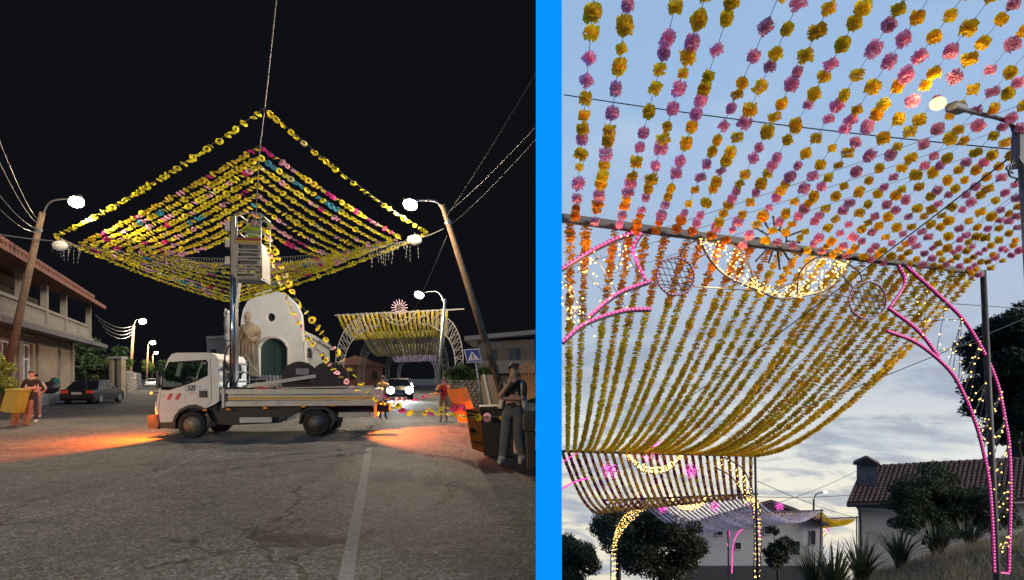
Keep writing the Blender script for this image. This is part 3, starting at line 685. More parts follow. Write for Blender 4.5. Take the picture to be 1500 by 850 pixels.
dl = [(304.5, 524), (306, 560), (306, 589), (299, 597)]
mb.tube([tp(a, b, -.002) for a, b in dl], .006, 4); mb.tube([tp(a, b, -.002) for a, b in [(236, 575), (233.5, 600), (233, 616)]], .006, 4); ob('door_seam', mb, mat('seam', (.12, .12, .11), .8), cab)
mb = MB(); mb.box(tp(295, 578, -.01), (.19, .03, .17)); h_ = ob('door_handle', mb, BLACK, cab, bevel=.03); 
# dashboard, seats, wheel inside
mb = MB().box(tp(243, 575, TW / 2), (.3, TW - .2, .25)); mb.box(tp(285, 577, TW / 2), (.45, TW - .2, .15)); mb.box(tp(303, 560, .5), (.12, .5, .62)); mb.box(tp(303, 560, 1.4), (.12, .5, .62)); mb.box(tp(280, 595, TW / 2), (1.1, TW - .15, .25))
ob('seat', mb, mat('seat_dark', (.03, .03, .035), .9), cab)
ob('steering_wheel', MB().tube([tp(258, 563, .5) + Vector((math.cos(a) * .08, math.sin(a) * .19, math.cos(a) * .17)) for a in [2 * math.pi * i / 20 for i in range(20)]], .016, 6, closed=True), BLACK, cab, smooth=True)
mb = MB().box(tp(236.5, 556, -.13), (.07, .1, .42)); mb.tube([tp(240, 548, 0), tp(237, 549, -.12)], .014, 6); mb.tube([tp(240, 569, 0), tp(237, 564, -.12)], .014, 6); ob('wing_mirror', mb, BLACK, T, bevel=.025)
ob('sun_paper', MB().box(tp(252, 541, .35), (.1, .02, .36), Euler((0, .25, 0)).to_matrix()), mat('paper_pale', (.5, .55, .58), .7), cab)
for i in range(2):
    a = 244 + i * 11.5; ob('warning_stripe', MB().prism([(a, 586.5), (a + 4.2, 577), (a + 9.2, 576.3), (a + 5.0, 586)], tp, -.004, -.001), RED, T)
ob('warning_stripe', MB().prism([(268, 584), (269.3, 580.5), (269.3, 584)], tp, -.004, -.001), RED, T)
ROTF = Matrix.Rotation(R(90), 4, 'X')
ob_txt = text('lettering', 'SB', .19, mat('ink', (.03, .03, .04), .6), T, Matrix.Translation(tp(277.5, 569.5, -.006)) @ ROTF, .3)
mb = MB().tube([tp(a, b, -.004) for a, b in [(271, 574), (270, 567), (286, 565.5), (291, 566.5), (289, 574)]], .004, 4); mb.tube([tp(275, 575.6, -.004), tp(283, 575.4, -.004)], .004, 4); mb.tube([tp(270, 578.5, -.004), tp(300, 576.5, -.004)], .002, 4); mb.tube([tp(293, 571, -.004), tp(302, 571, -.004)], .003, 4); mb.tube([tp(237, 580, -.004), tp(243, 579.6, -.004)], .003, 4); mb.tube([tp(237, 582.5, -.004), tp(243, 582.2, -.004)], .003, 4)
ob('lettering_line', mb, mat('ink', (.03, .03, .04), .6), T)
vs, fs = across([(219, 609, 1), (218, 617, 1.2), (219, 628, 1)], 5, -.02, TW + .02)
mb = MB(); mb.add(vs, fs); mb.prism([(219, 609), (233, 607), (235, 620), (232, 629), (219, 628), (218, 617)], tp, -.02, .25); mb.prism([(219, 609), (233, 607), (235, 620), (232, 629), (219, 628), (218, 617)], tp, TW - .25, TW + .02)
mb.prism([(221, 609), (233, 609), (233, 628), (221, 628)], tp, .25, TW - .25); ob('bumper', mb, BLACK, T)
ob('headlight', MB().box(tp(228, 596, .25), (.06, .34, .2)), mat('lens', (.5, .5, .5), .1), T); ob('headlight', MB().box(tp(228, 596, TW - .25), (.06, .34, .2)), mat('lens', (.5, .5, .5), .1), T)
mb = MB().prism([(236, 619), (252, 619), (255, 610), (262, 600), (274, 594), (284, 593), (292, 596), (298, 599), (306, 616), (300, 628), (300, 604), (290, 599), (275, 598), (262, 605), (257, 615), (256, 629), (236, 627)], tp, -.01, .5); ob('wheel_arch', mb, BLACK, T)
def wheel(px, py, r, y, deep, rimc):
    t_ = tp(px, py, y)
    sg = 1
    ty = ob('wheel', MB().lathe([(r * .62, -.005), (r * .9, -.02), (r, .03), (r, .19), (r * .9, .23), (r * .62, .22)], t_, 28, (0, 1, 0), False), RUBB, T, smooth=True)
    mb = MB().lathe([(r * .60, 0), (r * .61, .02), (r * .52, deep), (r * .30, deep), (r * .26, deep - .05), (.01, deep - .055)], t_, 24, (0, 1, 0))
    for i in range(6):
        a = 2 * math.pi * i / 6; mb.lathe([(.018, -.02), (.018, .015)], t_ + Vector((math.cos(a) * r * .4, deep - .01, math.sin(a) * r * .4)), 6, (0, 1, 0))
    ob('rim', mb, rimc, ty, smooth=True)
RIM1 = mat('rim_rusty', (.22, .18, .13), .55, .4, var=(8, .5)); RIM2 = mat('rim_dark', (.10, .10, .10), .55, .5, var=(8, .4))
for yy in (.02, TW - .24): wheel(278.5, 623.5, .345, yy, .06, RIM1); wheel(456, 622.5, .345, yy, .12, RIM2)
for yy in (.25, TW - .47): wheel(456, 622.5, .345, yy, .1, RIM2)
# chassis
mb = MB(); mb.box(tp(415, 602, .62), ((560 - 270) * TK, .12, .22)); mb.box(tp(415, 602, 1.3), ((560 - 270) * TK, .12, .22)); mb.box(tp(390, 606, TW / 2), (.5, .9, .5)); mb.box(tp(456, 623, TW / 2), (.16, 1.4, .16)); mb.box(tp(278, 623, TW / 2), (.16, 1.4, .16))
mb.prism([(300, 598), (316, 592), (432, 594), (432, 603), (405, 618), (400, 622), (330, 625), (308, 622)], tp, .12, .4); ob('chassis', mb, DARK, T)
ob('tool_box', MB().box(tp(369, 617, .03), (46 * TK, .1, .14)), mat('panel_pale', (.42, .41, .38), .5, .3, var=(4, .2)), T, bevel=.01); ob('rear_step', MB().box(tp(512, 610, .06), (46 * TK, .16, .12)), mat('panel_pale', (.42, .41, .38), .5, .3), T, bevel=.01)
ob('mudguard', MB().prism([(430, 624), (434, 604), (446, 598), (470, 598), (482, 606), (486, 620), (483, 621), (479, 609), (468, 602), (448, 602), (437, 607), (433, 624)], tp, 0, .46), BLACK, T)
mb = MB().box(tp(487, 620, .25), (.03, .45, .36)); ob('mud_flap', mb, RUBB, T)
for px in (297, 330, 382, 437, 480): ob('side_marker', MB().box(tp(px, 601.5 - (px - 297) * .03, -.012), (.085, .03, .04)), glow('amber_lens', (1, .34, .03), .35), T)
TL = glow('tail_lamp', (1, .20, .03), 1.0)
ob('tail_light', MB().box(tp(543, 604, .08), (.06, .12, .36)), TL, T, bevel=.01); ob('tail_light', MB().box(tp(543, 604, TW - .2), (.06, .12, .36)), TL, T, bevel=.01)
ob('number_plate', MB().box(tp(541, 612, TW / 2), (.03, .5, .11)), WHITE, T)
# bed
bx0, bx1, zt, zb = 322, 543, 570.5, 597
bed = ob('bed_floor', MB().box(tp((bx0 + bx1) / 2, 594, TW / 2), ((bx1 - bx0) * TK, TW, .09)), DARK, T)
for i in range(3):
    z0 = zb - (zb - zt) * i / 3 - .4; z1 = zb - (zb - zt) * (i + 1) / 3 + .35
    for yy in (-.02, TW - .02): ob('side_board', MB().prism([(bx0 + 3, z0), (bx1 - 3, z0), (bx1 - 3, z1), (bx0 + 3, z1)], tp, yy, yy + .04), ALU, T, bevel=.012)
    ob('tail_board', MB().prism([(bx1 - 2, z0), (bx1, z0), (bx1, z1), (bx1 - 2, z1)], tp, .03, TW - .03), ALU, T, bevel=.012)
for px in (bx0 + 1.5, bx1 - 1.5): ob('bed_post', MB().box(tp(px, 583.5, -.015), (.055, .06, .50)), ALU, T)
ob('yellow_stripe', MB().prism([(326, 586), (538, 586), (538, 582.7), (326, 582.7)], tp, -.026, -.0215), mat('stripe_yellow', (.55, .32, .02), .6, var=(3, .2)), T)
mb = MB().box(tp(327, 583, -.03), (.06, .03, .2)); ob('latch', mb, BLACK, T)
# headboard rack, lift mast and boom behind the cab
mb = MB()
for yy in (.12, TW - .12): mb.box(tp(322, 555, yy), (.06, .06, .9))
for z in (532, 545, 560): mb.box(tp(322, z, TW / 2), (.05, TW - .2, .05))
ob('headboard', mb, DARK, T)
MX = 333
mast = ob('lift_mast', MB().prism([(MX - 4.4, 590), (MX - 3.6, 318), (MX + 3.2, 318), (MX + 4.4, 590)], tp, .12, .34), mat('mast_black', (.02, .02, .023), .3, .4), T)
ob('mast_section', MB().prism([(MX - 1, 430), (MX - 1, 312), (MX + 5.5, 312), (MX + 5.5, 430)], tp, .07, .115), mat('mast_grey', (.22, .21, .20), .4, .6, var=(3, .2)), mast)
ob('hydraulic_ram', MB().tube([tp(MX + 3.0, 560, .04), tp(MX + 1.2, 400, .04)], .035, 8), mat('chrome', (.55, .55, .55), .2, 1), mast, smooth=True)
ob('mast_base', MB().box(tp(MX + 3, 580, .4), (.5, .7, .4)), DARK, mast)
mb = MB()
for a, b in (((MX - 8, 540), (MX - 4, 505)), ((MX + 6, 575), (MX + 16, 545)), ((MX + 5, 545), (MX - 9, 575))): mb.tube(bez([tp(*a, .08), tp((a[0] + b[0]) / 2 - 3, (a[1] + b[1]) / 2, .04), tp(*b, .08)], 10), .022, 6)
ob('hose', mb, BLACK, mast, smooth=True)
for z in (328, 352, 378): ob('guide_block', MB().box(tp(MX - 6.5, z, .2), (.12, .2, .2)), STEEL, mast)
ob('mast_arm', MB().prism([(MX + 1, 440), (MX + 5, 404), (MX + 10, 404), (MX + 4.4, 450)], tp, .08, .3), mat('mast_grey', (.22, .21, .20), .4, .6), mast)
# basket: floor at the bottom, slatted front below, rails above
BKT = mat('basket_grey', (.24, .23, .21), .45, .5, var=(4, .25))
bk = ob('basket_floor', MB().prism([(341, 407), (376, 407), (376, 404), (341, 404)], tp, .0, .75), BKT, T)
ob('toe_board', MB().prism([(340, 349), (377, 349), (377, 345), (340, 345)], tp, -.03, 0), mat('basket_red', (.22, .03, .025), .6), bk); ob('toe_board', MB().prism([(340, 353), (377, 353), (377, 349.5), (340, 349.5)], tp, -.035, -.005), mat('basket_yellow', (.42, .25, .03), .6), bk)
for px in (341.5, 375.5):
    for yy in (.01, .74): ob('upright', MB().tube([tp(px, 404, yy), tp(px, 307, yy)], .02, 6), STEEL, bk, smooth=True)
for z in (308, 336):
    for yy in (.01, .74): ob('guard_rail', MB().tube([tp(341.5, z, yy), tp(375.5, z, yy)], .018, 6), STEEL, bk, smooth=True)
    for px in (341.5, 375.5): ob('guard_rail', MB().tube([tp(px, z, .01), tp(px, z, .74)], .018, 6), STEEL, bk, smooth=True)
for i, (a, b, z0, z1) in enumerate([(340, 377, 353.5, 364), (339.5, 376.5, 366, 375), (339, 376, 377, 387), (338.5, 375, 389, 395), (338, 372, 397, 405)]):
    mb = MB(); plate(mb, [(a, z1), (b, z1), (b, z0), (a, z0)], [[(a + 5, z1 - 2.2), (a + 5, z0 + 2.2), (b - 5, z0 + 2.2), (b - 5, z1 - 2.2)]], tp, -.03, 0)
    ob('front_panel', mb, BKT, bk)
    ob('panel_backing', MB().prism([(a + 1, z1 - 1), (b - 1, z1 - 1), (b - 1, z0 + 1), (a + 1, z0 + 1)], tp, .012, .03), mat('panel_dark', (.07, .065, .06), .6), bk)
ob('side_panel', MB().prism([(376.2, 404), (376.8, 404), (376.8, 353), (376.2, 353)], tp, .06, .7), BKT, bk)

# flashing lamps on the truck that throw orange light over the asphalt
def tlight(px, py, y, aim, e, spot, name):
    b = ob('amber_lamp', MB().sph(tp(px, py, y), .03, 8, 6), glow('amber_bright', (1, .3, .03), 5), T, smooth=True)
    l = light('amber_light', 'SPOT', tp(px, py, y) + (Vector(aim) - tp(px, py, y)).normalized() * .1, e, (1, .14, .004), T, .04, aim, spot, .25); return l
tlight(226, 576, -.1, tp(130, 650, -.3), 2600, 150, 'front'); ob('lamp_bracket', MB().tube([tp(226, 576, -.1), tp(234, 575, .01)], .012, 6), BLACK, T)
tlight(548, 572, .9, tp(612, 648, .6), 2500, 126, 'rear'); ob('lamp_bracket', MB().tube([tp(548, 572, .9), tp(542, 575, .9)], .012, 6), BLACK, T)

# cargo on the bed (rests on it: top-level)
TM = Matrix.Translation(T.location) @ Matrix.Rotation(R(7), 4, 'Z')
def tw(px, py, y): return TM @ tp(px, py, y)
REEL = mat('reel_wood', (.05, .042, .038), .85, var=(5, .35), bump=(14, .4))
ax = Vector((-.37, 1, 0)).normalized()
for i, (px, py, r, lab) in enumerate([(427, 556, 27.5 * TK, 'dark wooden cable drum with a paper label on the truck bed'), (471, 557, 28.5 * TK, 'larger dark wooden cable drum nearer the truck tailboard')]):
    c = tw(px, py, .35); t = thing('cable_drum', c, lab, 'cable drum')
    ob('flange', MB().lathe([(.02, 0), (r, 0), (r, .05), (.02, .05)], c, 32, tuple(ax)), REEL, t); ob('flange', MB().lathe([(.02, .75), (r, .75), (r, .8), (.02, .8)], c, 32, tuple(ax)), REEL, t)
    ob('core', MB().lathe([(r * .6, .051), (r * .6, .749)], c, 24, tuple(ax)), BLACK, t, smooth=True)
    ob('hub', MB().lathe([(.05, -.01), (.05, .003)], c, 12, tuple(ax)), BLACK, t)
    q = ax.to_track_quat('Y', 'Z').to_matrix()
    for j in range(7): 
        zz = -r + 2 * r * (j + 1) / 8; hw_ = math.sqrt(max(0, r * r - zz * zz)) * .96
        ob('plank_joint', MB().box(c + Vector((0, 0, zz)) - ax * .002, (hw_ * 2, .006, .008), q), mat('joint_dark', (.01, .009, .008), .9), t)
    if i == 0: ob('paper_label', MB().box(c + q @ Vector((.06, -.006, .2)), (.32, .006, .16), q), mat('label_grey', (.30, .29, .27), .8, var=(20, .4)), t)
lad = thing('aluminium_ladder', tw(345, 568, .6), 'aluminium ladder lying along the truck bed', 'ladder')
for yy in (.25, .55): ob('rail', MB().bar(tw(345, 568, yy), tw(452, 551, yy), .03, .09), mat('aluminium', (.5, .5, .49), .35, .8), lad)
for i in range(12): u = (i + .5) / 12; ob('rung', MB().tube([tw(345 + 107 * u, 568 - 17 * u, .26), tw(345 + 107 * u, 568 - 17 * u, .54)], .016, 6), mat('aluminium', (.5, .5, .49), .35, .8), lad)
sk = thing('cloth_sack', tw(362, 570, .7), 'crumpled beige sack lying behind the truck cab', 'sack')
mb = MB()
for i in range(6): mb.sph(tw(352 + i * 5, 569 + random.uniform(-2, 2), .8 + random.uniform(-.1, .1)), (.14, .18, .10), 8, 6)
ob('sack_cloth', mb, mat('sack_beige', (.42, .36, .27), .9, bump=(9, .8)), sk, smooth=True)
ob('red_cloth', MB().sph(tw(372, 571, .3), (.2, .1, .05), 10, 6), mat('red_cloth', (.4, .03, .05), .9), sk, smooth=True)
rod = thing('timber_batten', tw(420, 571, .15), 'long pale timber batten lying on the truck side board', 'batten')
ob('batten', MB().bar(tw(400, 569.5, .12), tw(540, 567, .12), .05, .035), mat('pale_timber', (.45, .40, .32), .8), rod); rod_ = ob('end_tape', MB().bar(tw(398, 569.6, .12), tw(404, 569.4, .12), .054, .039), RED, rod)

# ================================================================ PEOPLE
def person(label, loc, rotz, joints=None, cols=None, scale=1.0, hair='short', group=None, lean=0, extra=None):
    J = dict(pelvis=(0, 0, .95), belly=(0, 0, 1.10), chest=(0, .01, 1.27), top=(0, .01, 1.40), neck=(0, -.005, 1.49), skull=(0, -.02, 1.585), crown=(0, -.015, 1.685),
             shR=(-.19, .01, 1.40), elR=(-.25, .03, 1.12), wrR=(-.25, -.06, .87), shL=(.19, .01, 1.40), elL=(.25, .03, 1.12), wrL=(.25, -.06, .87),
             hipR=(-.095, 0, .90), knR=(-.105, -.02, .50), anR=(-.11, .03, .09), toR=(-.13, -.15, .035), hipL=(.095, 0, .90), knL=(.105, -.02, .50), anL=(.11, .03, .09), toL=(.13, -.15, .035))
    J.update(joints or {})
    C = dict(skin=(.42, .24, .16), shirt=(.03, .03, .03), sleeve=None, trousers=(.03, .03, .04), shoes=(.5, .5, .5), hair=(.02, .015, .012)); C.update(cols or {})
    rad = dict(pelvis=(.155, .115), belly=(.14, .105), chest=(.165, .115), top=(.13, .085), neck=(.052, .055), skull=(.078, .092), crown=(.07, .085), shR=.065, elR=.046, wrR=.03, shL=.065, elL=.046, wrL=.03, hipR=.092, knR=.065, anR=.042, toR=.04, hipL=.092, knL=.065, anL=.042, toL=.04)
    for k_, v_ in (cols or {}).get('rad', {}).items(): rad[k_] = v_
    E = [('pelvis', 'belly', 'shirt'), ('belly', 'chest', 'shirt'), ('chest', 'top', 'shirt'), ('top', 'neck', 'skin'), ('neck', 'skull', 'skin'), ('skull', 'crown', 'skin')]
    for s in 'RL': E += [('top', 'sh' + s, 'shirt'), ('sh' + s, 'el' + s, 'sleeve'), ('el' + s, 'wr' + s, 'forearm'), ('pelvis', 'hip' + s, 'trousers'), ('hip' + s, 'kn' + s, 'trousers'), ('kn' + s, 'an' + s, 'trousers'), ('an' + s, 'to' + s, 'shoes')]
    names = [k_ for k_ in J if k_ in rad]; V = [Vector(J[k_]) for k_ in names]; RD = [rad[k_] if isinstance(rad[k_], tuple) else (rad[k_], rad[k_]) for k_ in names]; ed = [(names.index(a), names.index(b)) for a, b, _ in E]; seg = [(Vector(J[a]), Vector(J[b]), t_) for a, b, t_ in E]
    # nose
    def addv(p, r, to, tg):
        V.append(Vector(p)); RD.append((r, r)); ed.append((to, len(V) - 1)); seg.append((V[to], V[-1], tg)); return len(V) - 1
    hd_ = Vector(J['skull']) ; hdir = Vector(J.get('gaze', (0, -1, 0))).normalized()
    # hands: palm and five bent fingers each
    for s in 'RL':
        w_ = Vector(J['wr' + s]); e_ = Vector(J['el' + s]); d = (w_ - e_).normalized(); curl = Vector(J.get('curl' + s, (0, -1, 0))).normalized(); sd = d.cross(curl).normalized()
        pm = addv(w_ + d * .075, .028, names.index('wr' + s), 'skin')
        for k_ in range(4):
            a = addv(w_ + d * (.10 + .008 * (1.5 - abs(k_ - 1.5))) + sd * (.030 - .02 * k_), .011, pm, 'skin'); ln = (.038, .044, .041, .032)[k_]
            b = addv(V[a] + d * ln + curl * .012, .0095, a, 'skin'); addv(V[b] + d * ln * .55 + curl * .025, .008, b, 'skin')
        a = addv(w_ + d * .045 + sd * .042, .012, pm, 'skin'); addv(V[a] + d * .035 + sd * .018 + curl * .012, .0095, a, 'skin')
    me = bpy.data.meshes.new('body'); me.from_pydata([v * scale for v in V], ed, []); o = bpy.data.objects.new('body', me); COL.objects.link(o)
    sk = o.modifiers.new('skin', 'SKIN'); sk.use_smooth_shade = True
    for i, r_ in enumerate(RD): me.skin_vertices[0].data[i].radius = (r_[0] * scale, r_[1] * scale); me.skin_vertices[0].data[i].use_root = i == 0
    ss = o.modifiers.new('sub', 'SUBSURF'); ss.levels = 2; ss.render_levels = 2
    bpy.context.view_layer.update(); dg = bpy.context.evaluated_depsgraph_get(); nm = bpy.data.meshes.new_from_object(o.evaluated_get(dg)); bpy.data.objects.remove(o)
    keys = ['skin', 'shirt', 'sleeve', 'forearm', 'trousers', 'shoes']; C['sleeve'] = C['sleeve'] or C['shirt']; C['forearm'] = C.get('forearm') or C['skin']
    nm.materials.clear()
    for k_ in keys: nm.materials.append(mat('cloth_%.2f_%.2f_%.2f' % C[k_] if k_ != 'skin' else 'skin_%.2f' % C[k_][0], C[k_], .85 if k_ != 'skin' else .55, var=(25, .15)))
    A_ = np.array([s_[0] for s_ in seg]) * scale; B_ = np.array([s_[1] for s_ in seg]) * scale; AB = B_ - A_; L2 = (AB ** 2).sum(1) + 1e-9
    hem = (J['pelvis'][2] - .06) * scale
    for p in nm.polygons:
        c = np.array(p.center); u = np.clip(((c - A_) * AB).sum(1) / L2, 0, 1); dd = ((A_ + AB * u[:, None] - c) ** 2).sum(1); k_ = int(dd.argmin()); tg = seg[k_][2]
        if tg == 'shirt' and c[2] < hem: tg = 'trousers'
        if k_ == 3 and u[3] < .45: tg = 'shirt'
        p.material_index = keys.index(tg); p.use_smooth = True
    t = thing('person', loc, label, 'person', group, rotz, local=True); t.rotation_euler = (0, R(lean), rotz); link('body', nm, t)
    q = hdir.to_track_quat('-Y', 'Z').to_matrix(); S = Vector(J['skull']) + Vector((0, 0, .04)); 
    def hp(x, y, z): return (S + q @ Vector((x, y, z))) * scale
    mb = MB(); vs_ = []; fs_ = []
    n_, k2 = 16, 7
    for i in range(k2 + 1):
        a = (math.pi * .62) * i / k2
        for j in range(n_):
            th = 2 * math.pi * j / n_; front = max(0, -math.sin(th)); aa = a * (1 - .42 * front); jit = 1 + .03 * math.sin(7 * th + 3 * i)
            vs_.append(hp(math.sin(aa) * math.cos(th) * .086 * jit, math.sin(aa) * math.sin(th) * .104 * jit + .008, math.cos(aa) * .108 * jit + .018))
    for i in range(k2):
        for j in range(n_): fs_.append((i * n_ + j, (i + 1) * n_ + j, (i + 1) * n_ + (j + 1) % n_, i * n_ + (j + 1) % n_))
    mb.add(vs_, fs_)
    if hair == 'long':
        mb.tube(bez([hp(0, .07, .0), hp(0, .10, -.08), hp(0, .09, -.2)], 8), [.07 * scale] * 5 + [.055 * scale] * 3 + [.02 * scale], 10)
    if hair == 'bun': mb.sph(hp(0, .09, .09), .045 * scale)
    if hair != 'none': ob('hair', mb, mat('hair_%.3f' % C['hair'][0], C['hair'], .7, bump=(60, .6)), t, smooth=True)
    skm = nm.materials[0]
    mb = MB().tube([hp(0, -.092, .012), hp(0, -.112, -.018), hp(0, -.088, -.026)], [.008 * scale, .016 * scale, .012 * scale], 8); ob('nose', mb, skm, t, smooth=True)
    for x in (-.085, .085): ob('ear', MB().sph(hp(x, .01, -.012), (.013 * scale, .022 * scale, .032 * scale), 8, 6), skm, t, smooth=True)
    for x in (-.032, .032): ob('eye', MB().sph(hp(x, -.090, .012), (.014 * scale, .008 * scale, .008 * scale), 8, 6), mat('eye_dark', (.04, .03, .025), .2), t, smooth=True)
    ob('mouth', MB().sph(hp(0, -.088, -.052), (.022 * scale, .008 * scale, .007 * scale), 8, 6), mat('lips', (.30, .11, .09), .5), t, smooth=True)
    if extra: extra(t, scale)
    return t
# man with folded arms by the yellow bin, looking up to the right
fold = dict(elR=(-.27, -.02, 1.13), wrR=(-.05, -.20, 1.12), elL=(.27, -.02, 1.13), wrL=(.05, -.235, 1.16), curlR=(0, 1, .2), curlL=(0, 1, -.2), gaze=(.75, -.55, .35), anR=(-.16, .03, .09), toR=(-.21, -.13, .035), knR=(-.13, -.02, .5))
person('man in black tee and trousers folding his arms beside the yellow bin', G(47, 619.5), R(18), fold, dict(shirt=(.02, .018, .018), trousers=(.025, .022, .022), shoes=(.55, .48, .4)), 1.0)
person('person in pale shirt and trousers half hidden behind the man in black', G(46, 613) + Vector((0, .2, 0)), R(30), dict(elR=(-.30, .08, 1.15), wrR=(-.16, -.06, .98), elL=(.30, .08, 1.15), wrL=(.16, -.06, .98), gaze=(.5, -.8, .2)), dict(shirt=(.6, .58, .52), trousers=(.30, .28, .25), shoes=(.5, .45, .4)), .93)
# woman leaning by the black box, hand on chin
def cardigan(t, s):
    mb = MB(); vs_ = []; n_ = 16; rows = 6
    for i in range(rows + 1):
        u = i / rows
        for j in range(n_ + 1):
            th = math.pi * (-.26 + 1.52 * j / n_); rr = .185 + .05 * u + .012 * math.sin(j * 2.1 + i)
            vs_.append(Vector((math.cos(th) * rr * (1.05 + .1 * u), math.sin(th) * (rr * .72) + .015, 1.46 - .50 * u - .04 * abs(math.cos(th)) * (1 - u))) * s)
    mb.add(vs_, [(i * (n_ + 1) + j, i * (n_ + 1) + j + 1, (i + 1) * (n_ + 1) + j + 1, (i + 1) * (n_ + 1) + j) for i in range(rows) for j in range(n_)])
    o = ob('cardigan', mb, mat('cardigan_beige', (.44, .40, .34), .95, bump=(30, .4)), t, smooth=True); so = o.modifiers.new('solid', 'SOLIDIFY'); so.thickness = .018
wide = dict(elR=(-.22, -.16, 1.17), wrR=(-.07, -.22, 1.37), elL=(.20, -.10, 1.14), wrL=(-.10, -.20, 1.14), curlR=(.4, .3, .8), curlL=(0, .3, 1), gaze=(-.55, -.8, .05), knR=(-.13, -.05, .5), anR=(-.17, -.08, .09), toR=(-.22, -.25, .035), knL=(.08, .0, .5), anL=(.16, .05, .09), toL=(.13, -.14, .035))
person('woman in dark tee, beige cardigan and wide grey trousers, hand on chin', G(752, 679), R(-8), wide, dict(shirt=(.02, .02, .024), trousers=(.085, .09, .11), shoes=(.36, .35, .35), hair=(.06, .035, .02), rad=dict(knR=.10, anR=.085, knL=.10, anL=.09, hipR=.115, hipL=.115)), 1.0, 'bun', extra=cardigan)
# woman in red top lifting her hands to her face
red = dict(elR=(-.27, -.10, 1.22), wrR=(-.10, -.17, 1.42), elL=(.27, -.10, 1.22), wrL=(.12, -.16, 1.46), curlR=(.3, .3, .9), curlL=(-.3, .3, .9), gaze=(-.3, -.9, .1))
person('woman in red top and tan trousers holding her hands to her face', G(650, 617.5), R(-5), red, dict(shirt=(.45, .02, .03), sleeve=(.5, .12, .02), trousers=(.40, .22, .10), shoes=(.06, .04, .04), hair=(.10, .03, .02), forearm=(.48, .26, .15)), .86, 'long')
person('person in dark jeans and hi-vis vest behind the truck tail', G(561, 614), R(170), dict(elR=(-.28, -.05, 1.16), wrR=(-.2, -.24, 1.1)), dict(shirt=(.55, .30, .10), sleeve=(.55, .5, .45), trousers=(.05, .055, .09), shoes=(.3, .15, .08)), .9)
wk = dict(elR=(-.27, -.12, 1.30), wrR=(-.10, -.26, 1.48), elL=(.27, -.14, 1.26), wrL=(.12, -.28, 1.40), curlR=(0, -.5, -1), curlL=(0, -.5, -1), gaze=(.5, -.3, .5))
def vest(t, s): 
    for z in (1.08, 1.22): ob('reflective_band', MB().tube([Vector((math.cos(a) * .182, math.sin(a) * .132 + .005, z)) * s for a in [2 * math.pi * i / 20 for i in range(20)]], .016, 5, closed=True), mat('reflective', (.7, .7, .65), .4), t)
person('worker in yellow hi-vis jacket reaching up inside the lift basket', tw(357, 404, .38), R(35), wk, dict(shirt=(.50, .58, .03), sleeve=(.50, .58, .03), forearm=(.45, .5, .04), trousers=(.04, .04, .05), shoes=(.03, .03, .03)), .94, extra=vest)

